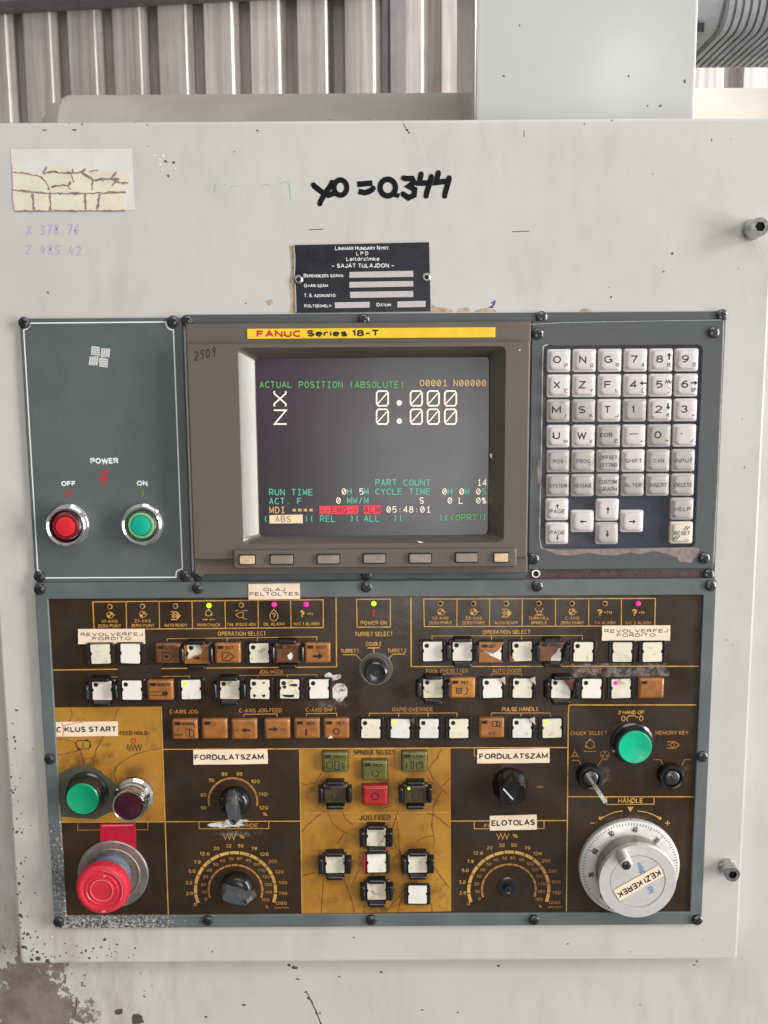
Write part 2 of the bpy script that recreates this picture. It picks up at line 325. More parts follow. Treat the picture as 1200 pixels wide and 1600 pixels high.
# ------------------------------------------------------------------ mesh builder
WORG = {}
class MB:
    def __init__(s): s.v = []; s.f = []; s.mi = []
    def add(s, vs, fs, mi=0):
        o = len(s.v); s.v += [Vector(a) for a in vs]
        for f in fs: s.f.append([i + o for i in f]); s.mi.append(mi)
    def loft(s, rings, mi=0, cap=True, capb=False):
        n = len(rings[0]); vs = [p for r in rings for p in r]; fs = []
        for k in range(len(rings) - 1):
            for i in range(n):
                j = (i + 1) % n
                fs.append([k * n + i, k * n + j, (k + 1) * n + j, (k + 1) * n + i])
        if cap: fs.append([(len(rings) - 1) * n + i for i in range(n)])
        if capb: fs.append([i for i in range(n)][::-1])
        s.add(vs, fs, mi)
    def rr(s, cx, cz, prof, mi=0, cap=True, ang=0):      # prof: (w, h, radius, height)
        s.loft([rrect(cx, cz, *p, ang=ang) for p in prof], mi, cap)
    def lathe(s, cx, cz, prof, mi=0, n=40, cap=True, dome=False):   # prof: (radius, height)
        s.loft([[(cx + r * math.cos(2 * math.pi * i / n), -h, cz + r * math.sin(2 * math.pi * i / n)) for i in range(n)] for r, h in prof], mi, cap)
    def box(s, x0, x1, y0, y1, z0, z1, mi=0):
        s.add([(x, y, z) for x in (x0, x1) for y in (y0, y1) for z in (z0, z1)],
              [(0, 1, 3, 2), (4, 6, 7, 5), (0, 4, 5, 1), (2, 3, 7, 6), (0, 2, 6, 4), (1, 5, 7, 3)], mi)
    def poly(s, pts, h, th=0., mi=0):        # pts world (x,z); top at h, walls down th
        n = len(pts); vs = [(p[0], -h, p[1]) for p in pts]; fs = [list(range(n))]
        if th:
            vs += [(p[0], -(h - th), p[1]) for p in pts]
            for i in range(n): j = (i + 1) % n; fs.append([i, j, n + j, n + i])
        s.add(vs, fs, mi)
    def ppoly(s, pts, h, th=0., mi=0):
        s.poly([(P(x, y, h).x, P(x, y, h).z) for x, y in pts], h, th, mi)
    def ribbon(s, pts, wd, h, mi=0, closed=False):    # pts world (x,z), wd world width, mitred
        pts = [Vector((p[0], p[1])) for p in pts]
        if closed and (pts[0] - pts[-1]).length < 1e-7: pts = pts[:-1]
        n = len(pts); L_, R_ = [], []
        for i in range(n):
            a = pts[(i - 1) % n] if (closed or i) else None
            b = pts[(i + 1) % n] if (closed or i < n - 1) else None
            d1 = (pts[i] - a).normalized() if a is not None else None
            d2 = (b - pts[i]).normalized() if b is not None else None
            d1 = d1 or d2; d2 = d2 or d1
            t = (d1 + d2); t = t.normalized() if t.length > 1e-6 else d1
            nn = Vector((-t.y, t.x)); k = max(.35, nn.dot(Vector((-d1.y, d1.x))))
            ww = wd(i / (n - 1)) if callable(wd) else wd
            L_.append(pts[i] + nn * ww / 2 / k); R_.append(pts[i] - nn * ww / 2 / k)
        vs = [(p.x, -h, p.y) for p in L_] + [(p.x, -h, p.y) for p in R_]
        fs = [[i, (i + 1) % n, n + (i + 1) % n, n + i] for i in range(n if closed else n - 1)]
        s.add(vs, fs, mi)
    def line(s, pts, wpx, h, mi=0, closed=False):     # pixel polyline
        q = [P(x, y, h) for x, y in pts]
        s.ribbon([(p.x, p.z) for p in q], wpx * S(*pts[0], h), h, mi, closed)
    def ring(s, px, py, r, wpx, h, mi=0, n=28, a0=0, a1=360, ry=None):
        c = P(px, py, h); k = S(px, py, h); full = abs(a1 - a0) >= 360; ry = ry or r
        m_ = n if full else n + 1
        pts = [(c.x + r * k * math.sin(R(a0 + (a1 - a0) * i / n)), c.z + ry * k * math.cos(R(a0 + (a1 - a0) * i / n))) for i in range(m_)]
        s.ribbon(pts, wpx * k, h, mi, full)
    def disc(s, px, py, r, h, mi=0, n=20):
        c = P(px, py, h); k = S(px, py, h)
        s.poly([(c.x + r * k * math.cos(2 * math.pi * i / n), c.z + r * k * math.sin(2 * math.pi * i / n)) for i in range(n)], h, 0, mi)
    def build(s, name, mats, parent=None, label=None, pivot=None, smooth=True):
        lo = Vector((min(p[i] for p in s.v) for i in range(3))); hi = Vector((max(p[i] for p in s.v) for i in range(3)))
        c = Vector(pivot) if pivot is not None else (lo + hi) / 2
        me = bpy.data.meshes.new(name); me.from_pydata([p - c for p in s.v], [], s.f)
        for mm_ in (mats if isinstance(mats, (list, tuple)) else [mats]): me.materials.append(mm_)
        me.polygons.foreach_set('material_index', s.mi)
        import bmesh
        bm = bmesh.new(); bm.from_mesh(me); bmesh.ops.recalc_face_normals(bm, faces=bm.faces)
        # flat ink islands must face the camera side
        for f in bm.faces:
            if abs(f.normal.y) > .9999 and all(len(e.link_faces) < 2 or all(abs(g.normal.y) > .9999 for g in e.link_faces) for e in f.edges) and f.normal.y > 0: f.normal_flip()
        bm.to_mesh(me); bm.free()
        if smooth:
            me.polygons.foreach_set('use_smooth', [True] * len(me.polygons)); me.set_sharp_from_angle(angle=R(32))
            for p in me.polygons: p.use_smooth = len(p.vertices) <= 4 and p.area < .002
        o = bpy.data.objects.new(name, me); COL.objects.link(o)
        attach(o, c, parent)
        if label: o['label'] = label
        return o
def attach(o, world, parent):
    WORG[o] = Vector(world)
    if parent is not None: o.parent = parent; o.location = Vector(world) - WORG[parent]
    else: o.location = world
def copy_part(o, loc, parent):          # the part and its own pieces, mesh data shared
    c = o.copy(); COL.objects.link(c); attach(c, loc, parent)
    for ch in o.children:
        d = ch.copy(); COL.objects.link(d); d.parent = c; WORG[d] = Vector(loc) + ch.location
    return c
def rrect(cx, cz, w_, h_, r, hh, seg=4, ang=0):
    r = max(1e-6, min(r, w_ / 2 - 1e-6, h_ / 2 - 1e-6)); pts = []
    for sxx, szz, a0 in ((1, 1, 0), (-1, 1, 90), (-1, -1, 180), (1, -1, 270)):
        for i in range(seg + 1):
            a = R(a0 + 90 * i / seg)
            pts.append((sxx * (w_ / 2 - r) + r * math.cos(a), szz * (h_ / 2 - r) + r * math.sin(a)))
    ca, sa = math.cos(ang), math.sin(ang)
    return [(cx + x * ca - z * sa, -hh, cz + x * sa + z * ca) for x, z in pts]
def rect4(tl, tr, br, bl, h):             # four photo corners -> upright rectangle on the plane at h
    a, b, c, d = [P(*q, h) for q in (tl, tr, br, bl)]
    x0, x1 = (a.x + d.x) / 2, (b.x + c.x) / 2; z1, z0 = (a.z + b.z) / 2, (c.z + d.z) / 2
    return (x0 + x1) / 2, (z0 + z1) / 2, x1 - x0, z1 - z0

def thing(name, label, cat, loc, group=None):
    o = bpy.data.objects.new(name, None); COL.objects.link(o); o.empty_display_size = .02
    o.location = loc; WORG[o] = Vector(loc); return tag(o, label, cat, group)
def tag(o, label, cat, group=None):
    o['label'] = label; o['category'] = cat; o['kind'] = 'thing'
    if group: o['group'] = group
    return o

# ------------------------------------------------------------------ lettering (built-in font, glyphs turned into meshes once)
def A(cx, cy, rx, ry, a0, a1):
    n = max(4, int(abs(a1 - a0) / 22)); return [(cx + rx * math.cos(R(a0 + (a1 - a0) * i / n)), cy + ry * math.sin(R(a0 + (a1 - a0) * i / n))) for i in range(n + 1)]
_P = [(0, 0), (0, 1), (.34, 1)] + A(.34, .73, .24, .27, 90, -90) + [(0, .46)]
_S = A(.3, .745, .27, .255, 25, 270) + A(.3, .245, .29, .245, 90, -155)
_O = A(.39, .5, .38, .5, 90, 450)
FONT = {'A': [[(0, 0), (.35, 1), (.7, 0)], [(.11, .32), (.59, .32)]], 'B': [[(0, 0), (0, 1), (.34, 1)] + A(.34, .765, .22, .235, 90, -90) + [(0, .53)], [(.34, .53)] + A(.36, .265, .24, .265, 90, -90) + [(0, 0)]],
 'C': [A(.37, .5, .37, .5, 48, 312)], 'D': [[(0, 0), (0, 1), (.28, 1)] + A(.28, .5, .38, .5, 90, -90) + [(0, 0)]], 'E': [[(.54, 1), (0, 1), (0, 0), (.56, 0)], [(0, .52), (.5, .52)]],
 'F': [[(.54, 1), (0, 1), (0, 0)], [(0, .52), (.48, .52)]], 'G': [A(.37, .5, .37, .5, 48, 325), [(.44, .47), (.72, .47), (.72, .05)]], 'H': [[(0, 0), (0, 1)], [(.6, 0), (.6, 1)], [(0, .52), (.6, .52)]],
 'I': [[(.0, 0), (.0, 1)]], 'J': [[(.42, 1), (.42, .26)] + A(.21, .26, .21, .26, 0, -180)], 'K': [[(0, 0), (0, 1)], [(.58, 1), (0, .36)], [(.2, .58), (.62, 0)]], 'L': [[(0, 1), (0, 0), (.5, 0)]],
 'M': [[(0, 0), (0, 1), (.37, .22), (.74, 1), (.74, 0)]], 'N': [[(0, 0), (0, 1), (.6, 0), (.6, 1)]], 'O': [_O], 'P': [_P], 'Q': [_O, [(.46, .26), (.8, -.04)]], 'R': [_P, [(.32, .46), (.6, 0)]],
 'S': [_S], 'T': [[(0, 1), (.6, 1)], [(.3, 1), (.3, 0)]], 'U': [[(0, 1), (0, .3)] + A(.3, .3, .3, .3, 180, 360) + [(.6, 1)]], 'V': [[(0, 1), (.33, 0), (.66, 1)]], 'W': [[(0, 1), (.24, 0), (.48, .8), (.72, 0), (.96, 1)]],
 'X': [[(0, 0), (.62, 1)], [(0, 1), (.62, 0)]], 'Y': [[(0, 1), (.32, .45), (.64, 1)], [(.32, .45), (.32, 0)]], 'Z': [[(0, 1), (.58, 1), (0, 0), (.6, 0)]],
 '0': [A(.29, .5, .29, .5, 90, 450)], '1': [[(0, .76), (.2, 1), (.2, 0)]], '2': [A(.29, .72, .27, .28, 165, -38) + [(0, 0), (.57, 0)]], '3': [A(.27, .755, .25, .245, 150, -90), A(.27, .26, .29, .26, 90, -150)],
 '4': [[(.44, 0), (.44, 1), (0, .28), (.6, .28)]], '5': [[(.52, 1), (.1, 1), (.05, .5)] + A(.26, .32, .28, .32, 118, -128)], '6': [A(.29, .3, .28, .3, 90, 450), A(.44, .34, .43, .66, 78, 178)],
 '7': [[(0, 1), (.56, 1), (.2, 0)]], '8': [A(.29, .765, .24, .235, 90, 450), A(.29, .265, .29, .265, 90, 450)], '9': [A(.29, .7, .28, .3, 90, 450), A(.14, .66, .43, .66, -102, -2)],
 '.': [[(0, 0), (0, .13)]], ',': [[(.05, .12), (0, -.15)]], ':': [[(0, .05), (0, .18)], [(0, .5), (0, .63)]], '-': [[(0, .42), (.36, .42)]], '\u2013': [[(0, .42), (.55, .42)]], '+': [[(0, .4), (.5, .4)], [(.25, .15), (.25, .65)]],
 '=': [[(0, .28), (.5, .28)], [(0, .52), (.5, .52)]], '*': [[(.2, .25), (.2, .75)], [(.02, .3), (.38, .7)], [(.02, .7), (.38, .3)]], '/': [[(0, -.05), (.4, 1.05)]], '(': [A(.4, .5, .4, .62, 125, 235)], ')': [A(-.2, .5, .4, .62, 55, -55)],
 '%': [A(.15, .78, .15, .2, 90, 450), A(.65, .22, .15, .2, 90, 450), [(.15, 0), (.65, 1)]], '#': [[(.15, 0), (.25, 1)], [(.42, 0), (.52, 1)], [(0, .33), (.6, .33)], [(.05, .67), (.65, .67)]],
 '?': [A(.27, .73, .26, .27, 170, -30) + [(.27, .38), (.27, .26)], [(.27, 0), (.27, .13)]],
 'e': [[(.03, .37), (.52, .37)] + A(.27, .35, .27, .35, 5, 315)], 'r': [[(0, 0), (0, .7)], A(.26, .4, .26, .3, 180, 70)], 'i': [[(0, 0), (0, .7)], [(0, .87), (0, 1)]], 's': [[(x * .85, y * .7) for x, y in _S]], 'l': [[(0, 0), (0, 1)]],
 't': [[(.14, .92), (.14, .15), (.2, .02), (.34, .02)], [(0, .68), (.32, .68)]], 'a': [A(.25, .34, .25, .34, 90, 450), [(.5, .7), (.5, 0)]], 'c': [A(.27, .35, .27, .35, 50, 310)], 'k': [[(0, 0), (0, 1)], [(.42, .7), (0, .25)], [(.16, .42), (.46, 0)]],
 'm': [[(0, 0), (0, .7)], A(.19, .45, .19, .24, 180, 0) + [(.38, 0)], A(.57, .45, .19, .24, 180, 0) + [(.76, 0)]], 'n': [[(0, 0), (0, .7)], A(.22, .45, .22, .24, 180, 0) + [(.44, 0)]], '[': [[(.2, 1), (0, 1), (0, 0), (.2, 0)]], ']': [[(0, 1), (.2, 1), (.2, 0), (0, 0)]]}
for b_, acc in (('A', '\u00c1'), ('E', '\u00c9'), ('I', '\u00cd'), ('O', '\u00d3'), ('a', '\u00e1'), ('i', '\u00ed')):
    xm = max(x for st in FONT[b_] for x, y in st) / 2; yb = 1.12 if b_.isupper() else .84
    FONT[acc] = (FONT[b_][:1] if b_ == 'i' else FONT[b_]) + [[(xm - .02, yb), (xm + .14, yb + .22)]]
FONT['\u00d6'] = FONT['O'] + [[(.24, 1.12), (.24, 1.26)], [(.54, 1.12), (.54, 1.26)]]
ADV = {c: max(x for st in v for x, y in st) for c, v in FONT.items()}
def layout(s, smallcaps=False, gap=.27):
    x = 0; items = []
    for c in s:
        k = 1.
        if smallcaps and c.islower(): c = c.upper(); k = .78
        if c == ' ': x += .36; continue
        if c not in FONT: continue
        items.append((x, k, FONT[c])); x += (ADV[c] + gap) * k
    return items, max(x - gap, .02)
WT = {'t': .10, 'm': .195, 'r': .165, 'b': .245}
def text(mb, s, px, py, wpx, hpx, h, mi=0, style='r', ang=0, smallcaps=False):
    items, tw = layout(s, smallcaps)
    c = P(px, py, h); k = S(px, py, h); wt = WT[style] * hpx * k
    sy = (hpx * k - wt); sx_ = ((wpx * k - wt) / tw) if wpx and len(s) * tw > .2 else sy
    ca, sa = math.cos(R(ang)), math.sin(R(ang)); j = 0
    for x0, kk, strokes in items:
        for st in strokes:
            o = []
            for u, v in st:
                x = (x0 + u * kk - tw / 2) * sx_; z = (v * kk - .5) * sy
                o.append((c.x + x * ca - z * sa, c.z + x * sa + z * ca))
            cl = len(o) > 3 and (Vector(o[0]) - Vector(o[-1])).length < 1e-7
            mb.ribbon(o, wt * (.9 if kk < 1 else 1), h + (j % 4) * 6e-6, mi, cl); j += 1
def mono(mb, s, x, y, hpx, h, mi=0, pitch=8.78, gw=.66, wpx=1.25):
    for i, c in enumerate(s):
        if c == ' ' or c not in FONT: continue
        px = x + (i + .5) * pitch; p = P(px, y, h); k = S(px, y, h); a = ADV[c]
        full = gw * pitch * k
        sx_ = full / a if c not in '1I.:-)(,/' else min(full / max(a, .3), hpx * k); sy = hpx * k
        sts = list(FONT[c])
        if c == '0': sts = sts + [[(.08, .22), (.5, .78)]]
        if c == '1': sts = sts + [[(-.08, 0), (.48, 0)]]
        if c == 'I': sts = [[(0, 0), (0, 1)], [(-.25, 0), (.25, 0)], [(-.25, 1), (.25, 1)]]
        for j, st in enumerate(sts):
            o = [(p.x + (u - (a / 2 if c != 'I' else 0)) * sx_, p.z + (v - .5) * sy) for u, v in st]
            cl = len(o) > 3 and (Vector(o[0]) - Vector(o[-1])).length < 1e-7
            mb.ribbon(o, wpx * k, h + j * 8e-6, mi, cl)
HAND = {'0': [[(.5, 0), (.15, .25), (.1, .7), (.45, 1), (.85, .75), (.85, .3), (.5, 0)]], '2': [[(.1, .2), (.4, 0), (.8, .2), (.6, .55), (.1, 1), (.9, .95)]],
        '3': [[(.1, .05), (.8, .1), (.45, .45), (.85, .7), (.5, 1), (.1, .9)]], '4': [[(.35, 0), (.1, .6), (.9, .55)], [(.7, .25), (.6, 1)]],
        '5': [[(.9, 0), (.3, .05), (.2, .4), (.7, .45), (.75, .85), (.2, 1)]], '6': [[(.8, 0), (.3, .4), (.15, .8), (.5, 1), (.8, .75), (.5, .55), (.2, .7)]],
        '7': [[(.1, .05), (.9, 0), (.4, 1)], [(.3, .5), (.8, .5)]], '8': [[(.5, .45), (.2, .2), (.5, 0), (.8, .2), (.5, .45), (.15, .75), (.5, 1), (.85, .75), (.5, .47)]],
        '9': [[(.85, .2), (.5, 0), (.2, .25), (.5, .5), (.85, .2), (.6, 1)]], 'x': [[(.1, .1), (.9, .9)], [(.9, 0), (.1, 1)]], 'z': [[(.1, .1), (.9, .05), (.1, .95), (.9, .95)]], '.': [[(.35, .95), (.5, 1)]]}
def hand(mb, s, x, y, cw, chh, wpx, h, mi=0, slope=0):
    for c in s:
        for k, st in enumerate(HAND.get(c, [])):
            mb.line([(x + (u + .12 * (1 - v)) * cw * .8, y + v * chh) for u, v in st], wpx, h + k * 2e-5, mi)
        x += cw; y += slope * cw
def jag(pts, amp, seed, step=3.0):
    rnd = random.Random(seed); o = [pts[0]]
    for (x0, y0), (x1, y1) in zip(pts, pts[1:]):
        n = max(1, int(math.hypot(x1 - x0, y1 - y0) / step))
        for i in range(1, n + 1):
            t = i / n; j = amp if i < n else amp * .3
            o.append((x0 + (x1 - x0) * t + rnd.uniform(-j, j), y0 + (y1 - y0) * t + rnd.uniform(-j, j)))
    return o
def crack(mb, pts, wpx, h, seed, amp=.6, mi=0):
    q = [P(x, y, h) for x, y in jag(pts, amp, seed)]; rnd = random.Random(seed + 1)
    ph = rnd.uniform(0, 6); k = wpx * S(*pts[0], h)
    mb.ribbon([(p.x, p.z) for p in q], lambda t: k * max(.5, .62 + .3 * math.sin(t * 17 + ph) + .25 * math.sin(t * 41 + 2 * ph)), h, mi)
def blob(px, py, rx, ry, h, seed, n=22, jag=.3):
    rnd = random.Random(seed); out_ = []
    for i in range(n):
        a = 2 * math.pi * i / n; k = 1 + rnd.uniform(-jag, jag)
        out_.append((px + rx * k * math.cos(a), py + ry * k * math.sin(a)))
    return out_

# ================================================================== THE SETTING
# --- corrugated hall wall far behind
wy = 3.55; yaw = R(7)
def wall_pt(u, d): return (u * math.cos(yaw) - d * math.sin(yaw), wy - u * math.sin(yaw) - d * math.cos(yaw))
mb = MB(); per = .200; prof = []
u0 = -2.6
k = 0
while u0 + k * per < 2.8:
    b = u0 + k * per
    prof += [(b, 0), (b + .046, 0), (b + .058, .055), (b + .1745, .055)]; k += 1
prof = [(u + (.0 if d == 0 else 0), d) for u, d in prof]
vs = []
for z in (-.5, 2.6): vs += [(*wall_pt(u, d), z) for u, d in prof]
n = len(prof); mb.add(vs, [[i, i + 1, n + i + 1, n + i] for i in range(n - 1)])
wall = thing('corrugated_wall', 'grey beige corrugated metal wall far behind the machine', 'wall', (0, wy, -.5))
mb.build('cladding_sheet', CORR, wall, smooth=False)
mb = MB()
zb = P(100, -5, -3.5).z
a = wall_pt(-2.6, .06); b = wall_pt(.2, .06); a2 = wall_pt(-2.6, .2); b2 = wall_pt(.2, .2)
mb.add([(a[0], a[1], zb), (b[0], b[1], zb), (b2[0], b2[1], zb), (a2[0], a2[1], zb), (a[0], a[1], zb + .25), (b[0], b[1], zb + .25), (b2[0], b2[1], zb + .25), (a2[0], a2[1], zb + .25)],
       [(0, 1, 2, 3), (4, 5, 6, 7), (0, 1, 5, 4), (1, 2, 6, 5), (2, 3, 7, 6), (3, 0, 4, 7)])
tag(mb.build('steel_beam', BEAM), 'dark steel beam along the top left of the corrugated wall', 'beam')
mb = MB(); xa = P(598, 100, -3.2).x; xb = P(634, 100, -3.2).x
mb.box(xa, xb, 3.2, 3.32, -.5, 2.6); mb.box(xa + .03, xa + .06, 3.19, 3.2, -.5, 2.6)
tag(mb.build('steel_column', BEAM, smooth=False), 'dark grey steel column standing before the corrugated wall', 'column')

# --- machine body behind the door
HB = -.018
mb = MB(); q0 = P(-260, 1990, HB); q1 = P(1500, 260, HB)
cx, cz, ww, hh = (q0.x + q1.x) / 2, (q0.z + q1.z) / 2, q1.x - q0.x, q1.z - q0.z
mb.rr(cx, cz, [(ww, hh, .004, HB - .5), (ww, hh, .004, HB - .004), (ww - .002, hh - .002, .004, HB - .001), (ww - .006, hh - .006, .004, HB)])
body = thing('machine_body', 'off-white machine casing below the control cabinet, paint peeling at lower left', 'machine', (cx, -HB, q0.z))
mb.build('casing_panel', PAINTB, body)
# specks and the long scratch below the cabinet
mb = MB()
for i, (x, y, r) in enumerate([(460, 1512, 3.5), (452, 1508, 2.5), (465, 1530, 2), (478, 1550, 2), (482, 1560, 2.5), (381, 1570, 2), (595, 1519, 2), (779, 1509, 2.5), (322, 1589, 2), (1085, 1508, 1.5), (660, 1578, 1.5), (500, 1583, 1.5), (715, 1582, 1.5), (185, 1580, 6), (215, 1592, 9), (1000, 1570, 1), (530, 1526, 1.5)]):
    mb = MB(); mb.ppoly(blob(x, y, r * 1.3, r * .8, HB, i, 9, .4), HB + 1.2e-4); mb.build('paint_chip', DCHIP, body)
mb = MB(); crack(mb, [(480, 1552), (491, 1574), (497, 1588), (503, 1604)], 3.0, HB + 1.5e-4, 4)
mb.build('scratch', DCHIP, body)
mb = MB(); mb.line([(120, 1560), (118, 1580), (115, 1590)], 1.5, HB + 1.5e-4); mb.build('scratch', DCHIP, body)
# right shelf of the machine top behind the cabinet
hs = -.20
mb = MB(); a = P(1060, 138, hs); b = P(1260, 134, hs)
mb.box(a.x, b.x, .20, .55, a.z - .12, a.z)
mb.build('top_ledge', PAINTS, body, smooth=False)

# --- upper housing box, its left side in view
hf = -.030
a = P(748, -400, hf); b = P(1083, 230, hf)
hz = thing('upper_housing', 'tall light grey sheet metal housing rising above the cabinet with a bright glare spot', 'housing', ((a.x + b.x) / 2, .1, b.z))
mb = MB(); cx, cz, ww, hh = (a.x + b.x) / 2, (a.z + b.z) / 2, b.x - a.x, a.z - b.z
mb.rr(cx, cz, [(ww, hh, .0015, hf - .19), (ww, hh, .0015, hf - .0015), (ww - .0012, hh - .0012, .0015, hf - .0004), (ww - .004, hh - .004, .002, hf)])
mb.build('housing_shell', PAINTH, hz)
mb = MB(); p = P(748, 100, hf)
mb.box(a.x - .0022, a.x - .0006, -hf - .002, -hf + .012, b.z, a.z)
mb.build('edge_strip', ALU, hz)
mb = MB()
for i, (x, y, r) in enumerate([(982, 119, 1.5), (1070, 127, 2.2), (787, 119, 1.5), (1032, 165, 2), (812, 40, 1.2), (1012, 165, 1)]):
    mb = MB(); mb.ppoly(blob(x, y, r, r * 1.3, hf, i, 8, .4), hf + 1.5e-4); mb.build('paint_chip', DCHIP, hz)

# --- rounded duct cover seen over the top edge
hc = -.16
def cover_ring(x, kx, tz):
    rr_ = .055 * kx; zc = tz - .055
    pts = []
    for i in range(13):
        a_ = R(-10 + 115 * i / 12)
        pts.append((x, -hc + .055 - rr_ * math.cos(a_), zc + rr_ * math.sin(a_)))
    pts += [(x, -hc + .16, zc + rr_ * .95), (x, -hc + .16, zc - .16), (x, -hc + .055 - rr_, zc - .16)]
    return pts
tz = P(400, 150.5, hc - .055).z
xl = P(48, 185, hc - .02).x; xr = P(733, 170, hc).x
rings = [cover_ring(xl, .45, tz), cover_ring(xl + .006, .7, tz), cover_ring(xl + .016, .9, tz), cover_ring(xl + .028, 1, tz), cover_ring(xr - .003, 1, tz), cover_ring(xr, 1.0, tz)]
mb = MB(); mb.loft(rings, 0, True, True)
cov = thing('duct_cover', 'dusty beige rounded duct cover lying behind the top edge of the cabinet', 'cover', ((xl + xr) / 2, .2, tz - .2))
mb.build('cover_shell', PAINTS, cov)
mb = MB(); mb.loft([cover_ring(xr - .004, 1.03, tz + .0012), cover_ring(xr - .0005, 1.03, tz + .0012), cover_ring(xr + .001, 1.0, tz)], 0, True, True)
mb.build('end_rim', PAINTS, cov)

# --- finned motor, top right
hm = -.26; my = .26
zb_ = P(1120, 104, hm - .07).z + .016; x0 = P(1080, 50, hm).x; x1 = P(1136, 50, hm).x; x2 = P(1300, 50, hm).x
def mring(x, half, r):
    q = rrect(0, 0, 2 * half, 2 * half, r, 0, seg=6)
    return [(x, my + half_m + u, zb_ + half_m + v) for (u, _, v) in q]
half_m = .075
mot = thing('finned_motor', 'dark grey finned motor above the machine at the top right corner', 'motor', (x1, my + half_m, zb_))
mb = MB(); mb.loft([mring(x0, half_m * .98, .03), mring(x1 - .004, half_m * .98, .03), mring(x1, half_m * .95, .03)], 0, True, True)
mb.build('end_casting', MOTOR, mot)
mb = MB(); mb.loft([mring(x1, half_m * .96, .025), mring(x2, half_m * .96, .025)], 0, True, True)
xf = x1 + .001
while xf < x2:
    mb.loft([mring(xf, half_m * .955, .025), mring(xf + .0006, half_m * 1.0, .026), mring(xf + .0052, half_m * 1.0, .026), mring(xf + .0066, half_m * .955, .025)], 0, False); xf += .0074
mb.build('cooling_fins', MOTOR, mot)
mb = MB(); a = P(1084, 100, hm)
mb.box(x0, x0 + .016, my + .012, my + .1, zb_ - .002, zb_ + .006); mb.build('mounting_foot', BLACKM, mot)

# ================================================================== CONTROL CABINET (the white door sheet)
dz1 = P(600, 187, 0).z; dxl = (P(8, 1120).x + P(29, 1500).x) / 2; dxr = (P(1198, 480).x + P(1157, 1500).x) / 2; dz0 = P(600, 1503).z
cx, cz, ww, hh = (dxl + dxr) / 2, (dz0 + dz1) / 2, dxr - dxl, dz1 - dz0
cab = thing('control_cabinet', 'off-white sheet metal control cabinet front with black handwriting, carrying the control panels', 'cabinet', (cx, 0, dz0))
mb = MB(); r_ = .0022
mb.rr(cx, cz, [(ww, hh, .003, -.0172), (ww, hh, .003, -r_), (ww - .0009, hh - .0009, .003, -r_ * .5), (ww - .0018, hh - .0018, .003, -r_ * .2), (ww - .0044, hh - .0044, .003, 0)])
mb.build('door_sheet', PAINT, cab)
mb = MB(); INK = .00012
for pts in ([(519, 287), (508, 302), (500, 316)], [(490, 290), (503, 300), (513, 305), (522, 302)], [(558, 288), (570, 287), (582, 286)], [(560, 299), (570, 301), (577, 299), (583, 295)],
            [(632, 279), (644, 279), (647, 285), (639, 291), (648, 296), (647, 305), (638, 309), (631, 304)],
            [(658, 273), (655, 286), (671, 286)], [(674, 277), (666, 304)], [(685, 271), (681, 285), (698, 283)], [(702, 279), (695, 304)]):
    mb.line(pts, 8.6, INK); INK += 2e-5
mb.ring(532, 293, 10, 8, INK, ry=11.5); INK += 2e-5
mb.ring(606, 293, 12, 8.4, INK, ry=12.5); INK += 2e-5
mb.line([(617, 304), (624, 306)], 7, INK)
for x, y in ((500, 318), (490, 289), (519, 285), (583, 294), (666, 306), (695, 306), (674, 276), (702, 278), (658, 272), (685, 270), (631, 278), (630, 303)):
    INK += 1.2e-5; mb.disc(x, y, 4.1, INK)
mb.build('handwriting', MARKER, cab, 'thick black marker writing x0 = 0.344')
mb = MB(); hand(mb, 'x 378.76', 41, 352, 10.6, 15, 1.9, .0001, 0, -.02); hand(mb, 'z 485.42', 40, 383, 11.2, 14, 1.9, .0001, 0, .02)
mb.build('handwriting', PURPLE, cab, 'faded purple handwriting of two coordinates')
mb = MB(); mb.line([(337, 288), (335, 300)], 2.2, .0001); mb.line([(360, 293), (368, 290), (374, 291)], 1.2, .0001)
mb.line([(408, 292), (415, 287), (421, 290)], 1.3, .0001); mb.line([(438, 287), (447, 284), (452, 288), (453, 300), (454, 312)], 2., .0001)
mb.build('handwriting', TEAL, cab, 'nearly wiped off teal handwriting')
mb = MB(); mb.line([(768, 474), (773, 471), (772, 476), (766, 480), (771, 480)], 2.6, .0001); mb.build('pen_mark', mat('blue_pen_ink', srgb(44, 84, 150), .5), cab)
mb = MB(); k = 0
spots = [(128, 194, 2), (230, 195, 1.5), (402, 204, 2.2), (366, 237, 1.5), (231, 229, 1.2), (70, 203, 4, .3), (115, 203, 5, .3), (636, 203, 3), (639, 207, 2), (913, 194, 1.6), (956, 188, 1.5), (1020, 272, 1.2), (1050, 396, 3), (1037, 424, 2), (955, 464, 2), (951, 449, 1), (1154, 420, 1.2), (75, 457, 2), (384, 474, 1.8), (259, 252, 3), (271, 254, 2.5), (263, 275, 2.5), (352, 289, 1),
         (1142, 217, 1), (1112, 218, 1.2), (1135, 1000, 1.2), (1145, 1008, 1.2), (1163, 730, 1.5), (1160, 655, 1.5), (1098, 1468, 1), (887, 1475, 2), (985, 1487, 1.5), (1089, 1502, 2.5), (553, 1465, 1.5), (164, 1468, 3), (146, 1482, 2), (120, 1478, 1.5), (102, 1474, 1.5), (332, 1487, 1.8), (60, 1498, 6), (38, 1480, 5), (44, 1460, 4), (50, 1500, 4), (75, 1502, 5), (20, 1130, 2), (18, 1235, 3), (26, 1300, 3), (30, 1380, 3.5), (32, 1430, 4), (56, 1455, 2), (70, 1475, 2), (24, 1170, 2), (40, 1340, 1.5), (55, 1395, 1.5), (48, 1290, 1.2), (52, 1170, 1.3), (26, 1110, 2.5)]
